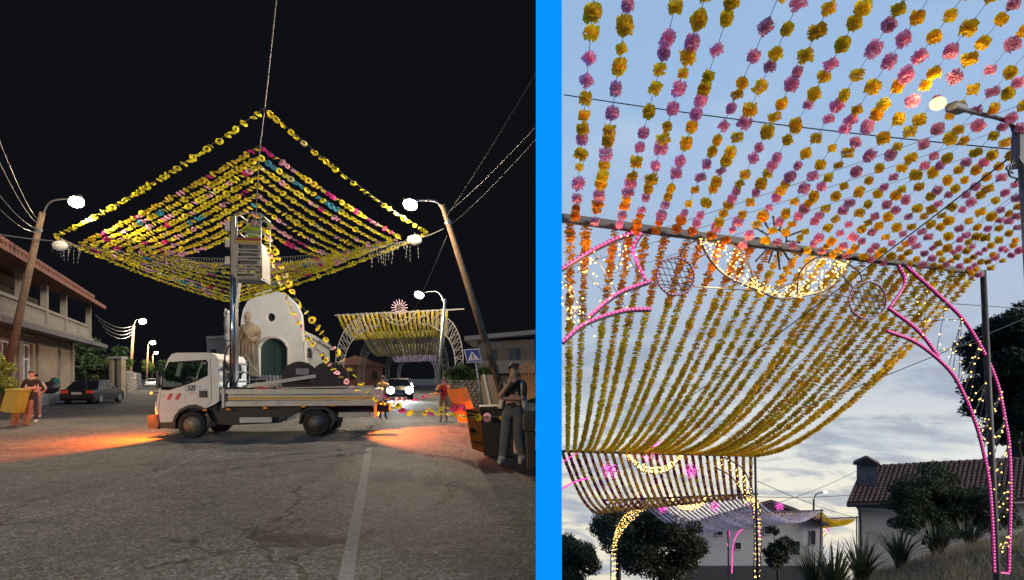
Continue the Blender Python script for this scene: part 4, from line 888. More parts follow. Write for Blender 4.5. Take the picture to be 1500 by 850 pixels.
# ================================================================ CARS
def car(name, label, loc, rotz, paint, s=1.0, lit=False, tail=(.25, .01, .01), group=None):
    t = thing(name, loc, label, 'car', group, rotz, local=True)
    LN, W_ = 4.4 * s, 1.72 * s
    low = [(-2.2, .32), (-2.22, .62), (-2.12, .86), (-1.55, .93), (-.9, .95), (.95, .93), (1.75, .82), (2.15, .66), (2.2, .36), (2.0, .22), (-2.0, .22)]
    mb = MB(); secs = [(-.5, .90), (-.47, 1.0), (-.3, 1.02), (0, 1.03), (.3, 1.02), (.47, 1.0), (.5, .90)]; k_ = len(low); vs_ = []
    for u, sc in secs: vs_ += [Vector((x * (1 if abs(u) < .48 else .985) * s, u * W_, (.22 + (z - .22) * (sc if z > .5 else 1)) * s)) for x, z in low]
    fs_ = [(i * k_ + j, i * k_ + (j + 1) % k_, (i + 1) * k_ + (j + 1) % k_, (i + 1) * k_ + j) for i in range(len(secs) - 1) for j in range(k_)] + [tuple(range(k_)), tuple(range((len(secs) - 1) * k_, len(secs) * k_))]
    mb.add(vs_, fs_); bd = ob('body', mb, paint, t, bevel=.03 * s, smooth=False)
    up = [(-1.62, .90), (-1.0, 1.36), (-.75, 1.42), (.25, 1.42), (.45, 1.38), (1.15, .90)]; mb = MB(); vs_ = []; k_ = len(up)
    for y in (-1, 1): vs_ += [Vector((x * s, y * (.84 if z < 1 else .64) * s, z * s)) for x, z in up]
    mb.add(vs_, [(j, j + 1, k_ + j + 1, k_ + j) for j in range(k_ - 1)] + [tuple(range(k_)), tuple(range(k_, 2 * k_))]); ob('cabin', mb, paint, t, bevel=.03 * s)
    WD_ = mat('car_glass', (.015, .017, .02), .08)
    def g4(pts, name): ob(name, MB().quad(*[Vector(p) * s for p in pts]), WD_, t)
    g4([(-1.59, -.70, .945), (-1.59, .70, .945), (-1.045, .58, 1.345), (-1.045, -.58, 1.345)], 'rear_window'); g4([(1.12, -.72, .955), (1.12, .72, .955), (.50, .58, 1.37), (.50, -.58, 1.37)], 'windscreen')
    for y in (-1, 1):
        f_ = lambda x, z: (x, y * (.858 - (z - .9) * .43), z)
        g4([f_(-1.30, .97), f_(-.22, .97), f_(-.22, 1.36), f_(-.88, 1.36)], 'side_window'); g4([f_(-.14, .97), f_(.92, .97), f_(.38, 1.36), f_(-.14, 1.36)], 'side_window')
        ob('door_mirror', MB().sph(Vector((.75, y * .95, .98)) * s, (.06 * s, .1 * s, .07 * s), 8, 6), paint, t, smooth=True)
        for x in (-1.35, 1.38):
            wh = ob('wheel', MB().lathe([(.2 * s, -.1 * s), (.31 * s, -.1 * s), (.32 * s, -.06 * s), (.32 * s, .06 * s), (.31 * s, .1 * s), (.2 * s, .1 * s)], Vector((x, y * .78, .32)) * s, 20, (0, 1, 0), False), RUBB, t, smooth=True)
            ob('rim', MB().lathe([(.02 * s, -.085 * s), (.205 * s, -.095 * s), (.205 * s, .095 * s), (.02 * s, .085 * s)], Vector((x, y * .785, .32)) * s, 14, (0, 1, 0)), STEEL, wh)
        ob('tail_light', MB().box(Vector((-2.175, y * .62, .73)) * s, (.06 * s, .36 * s, .16 * s)), mat('tail_red', tail, .2, emit=((.9, .06, .03), .25)), t, bevel=.02)
        ob('headlight', MB().sph(Vector((2.13, y * .60, .62)) * s, (.10 * s, (.26 if lit else .19) * s, (.26 if lit else .12) * s), 12, 8), glow('headlamp_lit', (.9, .96, 1), 30) if lit else mat('lens', (.5, .5, .5), .1), t, smooth=True)
    ob('number_plate', MB().box(Vector((-2.225, 0, .66)) * s, (.02, .5 * s, .12 * s)), mat('plate_pale', (.55, .52, .42), .6), t); ob('bumper', MB().box(Vector((-2.17, 0, .42)) * s, (.12 * s, 1.66 * s, .18 * s)), BLACK, t, bevel=.03)
    return t
DKP = mat('car_dark', (.035, .04, .045), .25, .6, coat=.6)
car('parked_car', 'dark saloon car parked by the gateway, tail lights to the square', P(138, 590.5, 32), R(106), DKP, .95)
car('parked_car', 'small white car parked far down the side street', P(224, 567, 88), R(-65), mat('car_white', (.6, .6, .58), .35, coat=.4), .95)
c_ = car('arriving_car', 'car with dazzling headlights under the far flower arches', P(584, 584.5, 38), R(-76), DKP, 1.0, True)
c2 = car('arriving_car', 'car with one bright headlight beside the dazzling car', P(592, 573, 60), R(-76), mat('car_silver', (.3, .3, .31), .3, .7), 1.0, True)
light('headlamp_light', 'SPOT', (2.45, 0, .62), 3500, (.86, .92, 1), c_, .1, (12, 0, -.4), 80, .6)

# ================================================================ STREET THINGS
sg = thing('crossing_sign', P(708, 602, 21), 'blue square pedestrian crossing sign with white triangle on a tilted post', 'road sign')
f = lambda a, b, d: P(a, b, 21) + Vector((0, d, 0))
ob('post', MB().tube([P(708.5, 604, 21), P(694, 512, 21)], .035, 8), STEEL, sg, smooth=True)
def inset(poly, k_):
    cx_ = sum(p[0] for p in poly) / len(poly); cy_ = sum(p[1] for p in poly) / len(poly); return [(cx_ + (a - cx_) * k_, cy_ + (b - cy_) * k_) for a, b in poly]
pl = [(679.5, 512.5), (702, 511), (706.5, 530.5), (684.5, 532)]
ob('plate', MB().prism(pl, f, -.09, -.06), mat('sign_white', (.65, .65, .65), .5), sg, bevel=.01); ob('blue_field', MB().prism(inset(pl, .90), f, -.097, -.0905), mat('sign_blue', (.015, .045, .24), .45), sg)
ob('white_triangle', MB().prism([(691.3, 515), (686, 528.6), (703.5, 527.6)], f, -.104, -.0975), mat('sign_white', (.65, .65, .65), .5), sg)
fig = MB(); fig.prism([(692.2 + .8 * math.cos(a), 518.9 + .8 * math.sin(a)) for a in [2 * math.pi * i / 8 for i in range(8)]], f, -.109, -.1045)
for a, b in (((692.4, 519.6), (693.2, 523.3)), ((692.6, 520.2), (690.8, 522.2)), ((692.6, 520.2), (695.2, 521.8)), ((693.2, 523), (691.2, 526.2)), ((693.2, 523), (695.8, 525.8))):
    fig.bar(f(*a, -.107), f(*b, -.107), .004, .028)
for i in range(4): fig.bar(f(688.6 + i * 3.3, 526.9 - i * .15, -.107), f(690.3 + i * 3.3, 526.8 - i * .15, -.107), .004, .026)
ob('walking_figure', fig, BLACK, sg)
# big black box with orange side banner
bxc = thing('black_crate', P(712, 668, 10.4), 'tall black crate with an orange printed side beside the woman', 'crate')
f = lambda a, b, d: P(a, b, 10.2) + Vector((0, d, 0))
CR = mat('crate_black', (.014, .012, .013), .6, var=(3, .3))
ob('crate_body', MB().prism([(709.5, 668), (703, 599), (752, 597), (752, 668)], f, 0, .7), CR, bxc); ob('rim', MB().prism([(701, 601), (701, 596), (754, 594), (754, 599.5)], f, -.05, .75), CR, bxc, bevel=.01)
OR = mat('orange_banner', (.80, .22, .035), .7, var=(5, .12), bump=(8, .3))
f2 = lambda a, b, d: P(a, b, 10.2) + Vector((0, d + .004 * (b - 600) - .25 * (709 - a) / 25, 0))
ban = ob('side_banner', MB().prism([(683.5, 598), (702.5, 597), (710, 667), (691.5, 657.5)], f2, -.05, -.03), OR, bxc)
ob('logo_disc', MB().prism([(693 + (4.4 * math.cos(a) + 1.0 * math.sin(a)), 631.5 + (5.4 * math.sin(a))) for a in [2 * math.pi * i / 18 for i in range(18)]], f2, -.056, -.0505), CR, ban)
ob('logo_band', MB().prism([(690.2, 633), (690, 631.6), (696.6, 634.6), (696.4, 636)], f2, -.060, -.0565), OR, ban)
mb = MB()
for i in range(7): 
    a = 690.5 + i * 2.1; y_ = 645.5 + i * .75; h2 = (2.2, 3.2, 2.6, 3.4, 2.8, 4.4, 4.0)[i]; mb.prism([(a, y_ + h2 / 2), (a, y_ - h2 / 2), (a + .7, y_ - h2 / 2 + .2), (a + .7, y_ + h2 / 2 + .2)], f2, -.056, -.0505); mb.prism([(a, y_ - .4 + (i % 3)), (a + 1.6, y_ + .1 + (i % 3)), (a + 1.6, y_ + .9 + (i % 3)), (a, y_ + .4 + (i % 3))], f2, -.0565, -.051)
ob('lettering', mb, CR, ban)
for i, (a, b) in enumerate([((686, 600), (702, 604)), ((688, 607), (697, 609))]): ob('printed_bar', MB().bar(f2(*a, -.054), f2(*b, -.054), .006, .035), CR, ban)
# orange folding boards behind
fb = thing('orange_boards', P(672, 617, 17.5), 'orange folded boards leaning behind the black crate', 'boards')
for i, (a0, a1, b0, b1) in enumerate([(654, 676, 672, 694), (673, 684, 690, 701)]):
    ob('board', MB().prism([(a0, 571 - 2 * i), (a1, 569 - 2 * i), (b1, 618), (b0, 619)], lambda a, b, d: P(a, b, 17.3) + Vector((0, d - .15 * i, 0)), 0, .05), OR, fb)
# rattan chair with fan back
rc = thing('rattan_chair', G(773, 664), 'peacock rattan chair with a wide fan back lit orange', 'chair')
RT = mat('rattan', (.52, .24, .09), .7, var=(20, .3), bump=(40, .5)); RY = G(773, 664).y
f = lambda a, b, d=0: P(a, b, RY) + Vector((0, d, 0))
mb = MB().tube(bez([f(757, 592), f(754, 566), f(757, 546), f(768, 535), f(778, 534), f(784, 541)], 24), .022, 6); ob('back_rim', mb, RT, rc, smooth=True)
for i in range(11):
    a = R(112 - i * 7.2); l_ = 46 + 6 * math.sin(i * .3); c = (775, 586)
    ob('back_rib', MB().tube([f(*c, .03), f(c[0] + math.cos(a) * l_ * .72, c[1] - math.sin(a) * l_, .02)], .012, 5), RT, rc)
ob('back_panel', MB().prism([(775 + 17 * math.cos(a), 592 - 22 * math.sin(a)) for a in [math.pi * (.18 + .82 * i / 14) for i in range(15)]], lambda a, b, d: f(a, b, d), -.02, .02), RT, rc)
mb = MB().lathe([(.17, 0), (.12, .2), (.16, .38), (.22, .42), (.22, .46)], G(773, 664) + Vector((0, -.05, 0)), 18); ob('seat', mb, RT, rc, smooth=True)
# brown bin beside the wall, yellow-green bin at the left
bb = thing('brown_bin', G(782, 690), 'dark brown wheeled bin standing against the added dividing wall', 'bin'); BY = G(782, 690).y
f = lambda a, b, d: P(a, b, BY) + Vector((0, d, 0)); BR = mat('bin_brown', (.045, .035, .022), .5, var=(4, .15))
ob('bin_body', MB().prism([(772, 690), (769.5, 632), (784, 632), (784, 690)], f, 0, .5), BR, bb, bevel=.02); ob('bin_lid', MB().prism([(765.5, 632), (764.5, 611), (770, 604), (784, 603), (784, 632)], f, -.05, .55), BR, bb, bevel=.03)
yb = thing('yellow_bin', P(14, 616, 16.5), 'yellow green litter bin hung on wooden posts at the road edge', 'bin')
f = lambda a, b, d: P(a, b, 16.5) + Vector((0, d, 0)); YG = mat('bin_yellowgreen', (.20, .20, .015), .5, var=(5, .15))
ob('bin_body', MB().prism([(2, 604), (-1, 601), (8, 571), (30, 572), (24, 598), (21, 606)], f, 0, .35), YG, yb, bevel=.02); ob('bin_rim', MB().prism([(7, 573), (8, 569.5), (31, 570.5), (30, 574)], f, -.03, .38), YG, yb, bevel=.01)
for a, b, c in ((-2, 6, 0), (14, 30, .4)): ob('post', MB().prism([(a, 625), (a + 6, 588), (a + 13, 588), (a + 7, 625)], f, .36 + c * .1, .5 + c * .1), WOODP, yb)
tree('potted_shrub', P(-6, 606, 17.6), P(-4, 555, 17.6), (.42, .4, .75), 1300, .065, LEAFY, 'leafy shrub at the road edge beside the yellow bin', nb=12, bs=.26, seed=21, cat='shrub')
# ================================================================ PAPER FLOWERS
def pompom_geo(seed, n=9, layers=3, flat=1.0):
    g = random.Random(seed); v = []; f = []
    for l_ in range(layers):
        z0 = (-.30 + .62 * l_ / max(1, layers - 1)) * flat; o = len(v); v.append((0, 0, z0 * .5)); ph = g.random() * 6.28; curl = (.34 - .80 * l_ / max(1, layers - 1)) * flat
        for j in range(n):
            a = ph + 2 * math.pi * j / n; r = .52 * g.uniform(.85, 1.15); v.append((r * math.cos(a), r * math.sin(a), z0 + g.uniform(-.08, .08)))
        for j in range(2 * n):
            a = ph + 2 * math.pi * (j / 2) / n; r = g.uniform(.88, 1.07) * (.82 + .18 * math.sin(math.pi * (l_ + .5) / layers)); v.append((r * math.cos(a), r * math.sin(a), z0 - curl + g.uniform(-.22, .22) * flat))
        for j in range(n):
            a, b = o + 1 + j, o + 1 + (j + 1) % n; c0 = o + 1 + n + 2 * j; c1 = o + 1 + n + 2 * j + 1; c2 = o + 1 + n + (2 * j + 2) % (2 * n)
            f += [(o, a, b), (a, c0, c1), (a, c1, b), (b, c1, c2)]
    return v, f
def cup_geo(seed, n=10):
    g = random.Random(seed); v = [(0, 0, .1)]; f = []; mi = []
    rings = [(.42, .02, .04), (.82, -.22, .08), (1.05, -.30, .16)]
    for r, z, jz in rings:
        for j in range(n): a = 2 * math.pi * j / n; k = g.uniform(.9, 1.1); v.append((r * k * math.cos(a), r * k * math.sin(a), z + g.uniform(-jz, jz)))
    for j in range(n): f.append((0, 1 + j, 1 + (j + 1) % n)); mi.append(1)
    for k in range(2):
        for j in range(n): a = 1 + k * n + j; b = 1 + k * n + (j + 1) % n; f.append((a, a + n, b + n, b)); mi.append(0)
    return v, f, mi
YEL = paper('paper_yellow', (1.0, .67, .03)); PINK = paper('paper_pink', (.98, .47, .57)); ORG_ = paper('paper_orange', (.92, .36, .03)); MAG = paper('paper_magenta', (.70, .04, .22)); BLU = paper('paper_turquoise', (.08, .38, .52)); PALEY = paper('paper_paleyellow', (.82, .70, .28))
GRNC = mat('flower_eye', (.16, .17, .02), .8); LIL = paper('paper_lilac', (.85, .74, .86)); MUST = paper('paper_mustard', (1.0, .58, .03)); WINE = paper('paper_wine', (.42, .05, .10)); APR = paper('paper_apricot', (.80, .42, .14)); PALEP = paper('paper_palepink', (.82, .62, .52))
LEM = paper('paper_lemon', (.95, .74, .05)); STR = mat('string', (.25, .25, .24), .8)
CUPS = [cup_geo(i) for i in range(6)]
POMS = [pompom_geo(i, 12, 6, 1.05) for i in range(8)]; FLATS = [pompom_geo(20 + i, 8, 3, 1.15) for i in range(6)]
def basis(d, jit):
    q = Vector(d).to_track_quat('Z', 'Y'); e = Euler((random.gauss(0, jit), random.gauss(0, jit), random.uniform(0, 6.28))); return q @ e.to_quaternion()
def joined(name, places, geos, mats, parent, org, kind='stuff'):
    """places: (pos, quat, size, colour index); geos tuples (v, f[, mi])"""
    V, Fc, MI = [], [], []; o = 0
    for i, (p, q, s, ci) in enumerate(places):
        g = geos[(i * 7 + ci) % len(geos)]; a = np.array(g[0]) * s; M = np.array(q.to_matrix()); a = a @ M.T + np.array(p - org); V.append(a)
        Fc += [tuple(k + o for k in f_) for f_ in g[1]]; MI += [ci if len(g) < 3 or g[2][k] == 0 else len(mats) - 1 for k in range(len(g[1]))]; o += len(g[0])
    me = bpy.data.meshes.new(name); me.from_pydata(np.concatenate(V).tolist(), [], Fc)
    for m in mats: me.materials.append(m)
    me.polygons.foreach_set('material_index', MI); me.update(); ob_ = link(name, me, parent); tag(ob_, kind=kind); return ob_
def garland(pts, label, group, r=.006, m=None):
    pts = [Vector(p) for p in pts]; org = pts[0].copy(); o = ob('flower_garland', MB().tube(pts, r, 4), m or STR, label=label, cat='garland', group=group, at=org, fix=False); return o, org
# meshes shared by flowers that are objects of their own
POOL = {}
def fmesh(m, kind, i):
    k = (m.name, kind, i)
    if k not in POOL:
        g = {'pom': POMS, 'flat': FLATS, 'cup': CUPS}[kind][i]; me = bpy.data.meshes.new('flower'); me.from_pydata(g[0], [], g[1]); me.materials.append(m)
        if kind == 'cup': me.materials.append(GRNC); me.polygons.foreach_set('material_index', g[2])
        POOL[k] = me
    return POOL[k]
def bloom(parent, org, p, q, s, m, kind):
    n_ = {'pom': 8, 'flat': 6, 'cup': 6}[kind]; o = bpy.data.objects.new('flower', fmesh(m, kind, random.randrange(n_))); COL.objects.link(o); o.parent = parent
    o.location = Vector(p) - org; o.rotation_mode = 'QUATERNION'; o.rotation_quaternion = q
    o.scale = (s * random.uniform(.88, 1.1), s * random.uniform(.88, 1.1), s * random.uniform(.85, 1.1)); return o

# ================================================================ diamond canopy over the square
DT = 22.0
Lp = [(80, 345), (118, 356), (134, 358.5), (151, 361), (168, 363), (186, 365), (204, 367), (221, 369), (238, 371), (255, 373)]
Rp = [(627, 340), (588, 347), (573, 350), (557, 354), (542, 358), (527, 362), (513, 366), (500, 369.5), (487, 373), (474, 375)]
Np = [(388, 158), (381, 213), (380, 228), (379, 241), (378, 255), (377, 269), (376, 283), (375.5, 297), (375, 312), (374, 324)]
Fp = [(340, 442), (340, 439), (340, 434), (340, 428), (340, 421), (340.5, 414), (341, 406), (341, 398), (341, 390), (341, 383)]
rat = [1.0] + [(354 - p[0]) / 274 for p in Lp[1:]]
LL = [P(*p, DT) for p in Lp]; RR = [P(*p, DT) for p in Rp]; NN = [P(*p, DT - 7 * r) for p, r in zip(Np, rat)]; FF = [P(*p, DT + 8 * r) for p, r in zip(Fp, rat)]
MATL = [LEM, PINK, MAG, BLU, PALEY, GRNC]
wts = [[.96, 0, 0, 0, .04], [.7, .14, .12, 0, .04], [.64, .1, .04, .16, .06], [.7, .2, .06, 0, .04], [.7, .14, .1, .02, .04], [.64, .12, .04, .14, .06], [.66, .22, .08, 0, .04], [.64, .12, .06, .12, .06], [.68, .2, .08, 0, .04], [.66, .18, .08, .04, .04]]
sides = [(LL, NN, 'yellow paper flower garland slanting from the house side up to the tall wire', 'house side garlands rising to the wire'), (NN, RR, 'yellow paper flower garland slanting from the tall wire to the leaning pole side', 'leaning pole side garlands rising to the wire'),
         (LL, FF, 'yellow paper flower garland running from the house side down behind the lift mast', 'house side garlands running to the mast'), (RR, FF, 'yellow paper flower garland running from the leaning pole side to the mast', 'leaning pole side garlands running to the mast')]
for a_, b_, lab, grp in sides:
    for k in range(10):
        pts = sag(a_[k], b_[k], .10 + .01 * k if k else .22, 14); o, org = garland(pts, lab, grp, .007)
        top_ = (b_ is NN) or (a_ is NN); places = []
        run = 0
        for p, d in along(pts, lambda: random.uniform(.185, .25) if not (k == 0 and top_) else random.choice((.2, .24, .3, .42))):
            if run <= 0: col = random.choices(range(5), wts[k])[0]; run = random.choice((1, 1, 2)) if col else random.choice((1, 2, 3))
            run -= 1
            q = basis((random.gauss(0, .25), .35 + random.gauss(0, .25), 1), .22); places.append((p - Vector((0, 0, .03)), q, random.uniform(.088, .118), col))
        joined('flower', places, CUPS, MATL, o, org)
GW = mat('wire_grey', (.10, .10, .105), .6)
tcab = ob('support_cable', MB().tube(sag(P(78, 353, DT), P(612, 350, DT), .75, 24), .014, 5), GW, label='transverse steel cable carrying the garland corners and icicle lights', cat='cable')
lc = ob('support_cable', MB().tube([P(409, -40, 11)] + [NN[0], NN[1], NN[4], NN[8], FF[8].lerp(NN[8], .5), FF[8], FF[3], FF[0], P(338, 470, 40)], .014, 5), GW, label='steel cable running overhead along the middle of the garland canopy', cat='cable')
# icicle lights hanging from the transverse cable
ice = thing('icicle_lights', P(345, 380, DT), 'unlit icicle light curtain hanging from the transverse cable', 'light string'); mb = MB(); cp = sag(P(78, 353, DT), P(612, 350, DT), .75, 140); bm_ = MB()
for i, p in enumerate(cp):
    px = 78 + 534 * i / 140
    if 222 < px < 335 or 383 < px < 480 or px > 530 or px < 120:
        l_ = random.uniform(.3, .75) if 222 < px < 480 else random.uniform(.2, .9); dx = random.uniform(-.05, .05) if 222 < px < 480 else random.uniform(-.15, .15); mb.tube([p, p + Vector((dx, 0, -l_))], .006, 3)
        for j in range(5): bm_.bead(p + Vector((dx * j / 5, 0, -l_ * (j + .5) / 5)), .018)
ob('cord', mb, GW, ice, kind='stuff', fix=False); ob('bulb', bm_, mat('bulb_unlit', (.5, .5, .48), .3), ice, kind='stuff', fix=False)
for px, py, lab in ((88, 360, 'white oval light ornament hanging near the balconied house'), (607, 351.5, 'white oval light ornament hanging near the leaning pole')):
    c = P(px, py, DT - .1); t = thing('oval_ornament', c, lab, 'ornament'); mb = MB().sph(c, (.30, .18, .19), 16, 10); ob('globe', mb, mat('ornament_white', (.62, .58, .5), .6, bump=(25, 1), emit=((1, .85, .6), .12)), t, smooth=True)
    mb = MB()
    for i in range(90):
        a = random.uniform(0, 6.28); b = random.uniform(0, 3.14); mb.bead(c + Vector((.31 * math.sin(b) * math.cos(a), .19 * math.sin(b) * math.sin(a), .20 * math.cos(b))), .02)
    ob('bulb', mb, mat('bulb_unlit', (.5, .5, .48), .3), t, kind='stuff', fix=False); ob('hanger', MB().tube([c + Vector((0, 0, .15)), c + Vector((0, .1, .32))], .015, 5), STEEL, t)

# garlands dropping from the basket to the ground beside the crate
def loose(pts, n_, label, cols, w_, step, s, group=None, jit=.5):
    pts = bez(pts, n_); o, org = garland(pts, label, group, .005)
    for p, d in along(pts, step): bloom(o, org, p, basis((random.gauss(0, jit), random.gauss(.5, jit), 1), .3), random.uniform(.85, 1.15) * s, random.choices(cols, w_)[0], 'cup')
st_ = lambda: random.uniform(.12, .20)
b0 = tw(384, 330, .2)
loose([b0, P(392, 360, 13.8), P(413, 420, 13.5), P(436, 470, 13.2), P(463, 510, 13), P(498, 550, 12.8), P(528, 575, 12.7)], 40, 'inner loose garland falling from the lift basket onto the truck bed', [LEM, PINK, MAG, PALEY], [.66, .16, .05, .13], st_, .07)
loose([tw(384, 322, .15), P(397, 352, 13.6), P(424, 418, 13.2), P(447, 455, 12.9), P(485, 506, 12.6), P(512, 540, 12.4), P(545, 580, 12.2), P(575, 597, 12), P(615, 604, 11.6), P(660, 606, 11), P(690, 610, 10), P(730, 611, 9.9), P(764, 606, 9.6)], 60, 'outer loose garland running from the lift basket to the crate and woman', [LEM, PINK, MAG, PALEY], [.72, .06, .12, .10], lambda: random.uniform(.15, .30), .078)
loose([P(548, 577, 13.2), P(575, 588, 12.8), P(600, 604, 12), P(640, 598, 12), P(686, 597, 10.3)], 30, 'yellow loose garland sagging between the truck tail and the crate', [LEM, PALEY, MAG], [.7, .2, .1], lambda: random.uniform(.22, .5), .085)
loose([P(552, 576, 17), P(575, 584, 17), P(605, 585, 17), P(628, 579, 17.2), P(640, 575, 17.6)], 24, 'red and orange loose garland held up to the woman in red', [MAG, ORG_, PINK], [.5, .3, .2], lambda: random.uniform(.16, .24), .085)

# ================================================================ arches with flower canopy beyond the church
ARW = mat('arch_white', (.20, .195, .19), .6)
def arch(label, Y, xl, xr, zb_, group, slope=0, orn=True, zg=0, s=1.0):
    """lattice arch in a plane facing the square; xl, xr leg columns in metres"""
    t = thing('light_arch', ((xl + xr) / 2, Y, zg), label, 'arch', group); w_ = xr - xl
    def q(u, z): return Vector((xl + u * w_, Y, zg + z + slope * u))
    ob('beam', MB().bar(q(-.02, zb_), q(1.02, zb_), .12), ARW, t)
    for sd in (0, 1):
        fu = (lambda u: u) if sd == 0 else (lambda u: 1 - u)
        out = bez([q(fu(.0), 0), q(fu(-.01), zb_ * .45), q(fu(.06), zb_ * .8), q(fu(.20), zb_ * .99)], 20); inn = bez([q(fu(.05), 0), q(fu(.055), zb_ * .4), q(fu(.12), zb_ * .66), q(fu(.26), zb_ * .82)], 20)
        leg = ob('leg', MB().tube(out, .05 * s, 5), ARW, t); ob('inner_tube', MB().tube(inn, .05 * s, 5), ARW, leg)
        mb = MB()
        for i in range(0, 20): mb.tube([out[i], inn[i + 1] if i % 2 else inn[i]], .024 * s, 4); mb.tube([inn[i], out[i + 1]], .024 * s, 4)
        ob('lattice', mb, ARW, leg, kind='stuff')
    if orn:
        for u in (.30, .70): ob('ring', MB().tube([q(u, zb_ * .88) + Vector((math.cos(a) * .45, 0, math.sin(a) * .45)) for a in [6.283 * i / 18 for i in range(18)]], .05, 5, closed=True), ARW, t)
        ob('crescent', MB().tube(bez([q(.36, zb_ - .1), q(.43, zb_ - 1.0), q(.5, zb_ - 1.25), q(.57, zb_ - 1.0), q(.64, zb_ - .1)], 20), .06, 5), ARW, t); ob('crescent', MB().tube(bez([q(.40, zb_ - .1), q(.45, zb_ - .7), q(.5, zb_ - .85), q(.55, zb_ - .7), q(.60, zb_ - .1)], 20), .05, 5), ARW, t)
        c = q(.5, zb_ + .45)
        for i in range(16): a = 6.283 * i / 16; ob('ray', MB().tube([c + Vector((math.cos(a) * .32, 0, math.sin(a) * .32)), c + Vector((math.cos(a) * .85, 0, math.sin(a) * .85))], .04, 4), mat('ray_pink', (.6, .42, .5), .6), t)
        ob('hub', MB().lathe([(.3, -.04), (.3, .04)], c, 16, (0, 1, 0)), mat('hub_dark', (.06, .05, .05), .6), t)
    return t, q
specs = [(55, 494, 676, 462, 453), (74, 527, 655, 488, 484), (96, 566, 642, 506, 503), (120, 583, 640, 520, 518)]
AR = []
for i, (Y, pl_, pr_, yl_, yr_) in enumerate(specs):
    xl, xr = (pl_ - CX) * Y / F, (pr_ - CX) * Y / F; zl = EYE + (HY - yl_) * Y / F; zr = EYE + (HY - yr_) * Y / F
    lab = ['white lattice festival arch, first of the row beyond the truck', 'second white lattice arch beyond the truck', 'third white lattice arch beyond the truck', 'last white lattice arch by the headlights'][i]
    AR.append(arch(lab, Y, xl, xr, zl, 'lattice arches beyond the truck', zr - zl, i == 0)[1])
    AR[-1].zb = zl
def canopy(q0, q1, u0, u1, v0, v1, n_, sg, m, label, group, s, step):
    for k in range(n_):
        u = k / (n_ - 1); a = q0(lerp2(u0, u1, u), q0.zb); b = q1(lerp2(v0, v1, u), q1.zb); pts = sag(a, b, sg * random.uniform(.95, 1.05), 12); o, org = garland(pts, label, group, .02)
        joined('flower', [(p, basis(d, .3), s * random.uniform(.85, 1.15), random.randrange(len(m))) for p, d in along(pts, lambda: step)], FLATS, m, o, org)
canopy(AR[0], AR[1], .01, .88, .03, .97, 24, 1.5, [LEM, PALEY], 'yellow garland of the first canopy beyond the truck', 'first canopy garlands', .145, .25)
canopy(AR[1], AR[2], .03, .97, .05, .95, 24, 2.4, [PALEP, PALEY], 'pale pink garland of the second canopy beyond the truck', 'second canopy garlands', .18, .34)
canopy(AR[2], AR[3], .05, .95, .05, .95, 20, 2.2, [LIL, PALEP], 'lilac garland of the third canopy beyond the truck', 'third canopy garlands', .15, .36)
# ================================================================ SUNKEN GARDEN AT DUSK
# near arch stands in a vertical plane through its beam
B0 = Vector((.82, 9.0)); B1 = Vector((11.9, 13.8))
def onp(px, py, a0=B0, a1=B1, off=0):
    a = (px - CX) / F; d = a1 - a0; t_ = (a * a0.y - a0.x) / (d.x - a * d.y); y = a0.y + t_ * d.y - off; return P(px, py, y)
PK = glow('led_pink', (1.0, .10, .52), 1.3); PKD = mat('led_tube', (.45, .05, .22), .4, emit=((1, .03, .32), .28)); WB = glow('bulb_warm', (1, .60, .16), 4.5); DKM = mat('arch_dark', (.075, .07, .068), .55, .5, var=(5, .2))
PKH = glow('led_pink_bright', (1.0, .28, .62), 1.25)
def led(t, pts2, name='led_tube', n_=24, r=.028, step=.085, pp=onp):
    pts = bez([pp(*p) for p in pts2], n_); o = ob(name, MB().tube(pts, r, 6), PKD, t, smooth=True)
    fr = ob('frame_tube', MB().tube([p + Vector((.02, .06, -.03)) for p in pts], r * .9, 5), DKM, t, smooth=True)
    mb = MB()
    for p, d in along(pts, lambda: step): mb.sph(p + Vector((0, -r * .7, 0)), r * .8, 6, 4)
    ob('led', mb, PKH, o, kind='stuff', fix=False)
    return pts
def bulbs(t, segs, n_, r, name='bulb', spread=.025, m=None):
    mb = MB()
    for a, b in segs:
        for i in range(n_):
            p = a.lerp(b, (i + random.random()) / n_) + Vector((random.gauss(0, spread), random.gauss(0, spread), random.gauss(0, spread))); mb.sph(p, r * random.uniform(.7, 1.2), 5, 4)
    return ob(name, mb, m or WB, t, kind='stuff', fix=False)
A1 = thing('light_arch', onp(1440, 850), 'large dusk arch with pink tube lights, rings and lit crescent', 'arch')
ob('beam', MB().bar(onp(823, 319), onp(1440, 400), .10, .12), DKM, A1); ob('lower_beam', MB().tube([onp(823, 325), onp(1330, 391)], .022, 6), DKM, A1); ob('stay_rod', MB().tube([onp(940, 415), onp(1500, 452)], .012, 5), STEEL, A1)
oL = led(A1, [(823, 393), (869, 365), (905, 348), (939, 337)]); led(A1, [(939, 340), (928, 367), (945, 409)]); iL = led(A1, [(953, 411), (904, 430), (862, 464)]); led(A1, [(953, 452), (911, 455), (858, 473), (823, 501)])
oR = led(A1, [(1327, 388), (1376, 432), (1413, 469), (1443, 518), (1462, 563), (1472, 610), (1479, 655), (1481, 730), (1478, 840)], n_=60); led(A1, [(1316, 387), (1326, 413), (1304, 450)]); led(A1, [(1302, 450), (1346, 484), (1376, 522)])
iR = led(A1, [(1300, 484), (1346, 503), (1391, 541), (1413, 578), (1430, 620), (1441, 660), (1450, 710), (1455, 780), (1457, 838)], n_=60); led(A1, [(1457, 838), (1468, 839), (1478, 840)], n_=8)
mb = MB(); segs = []
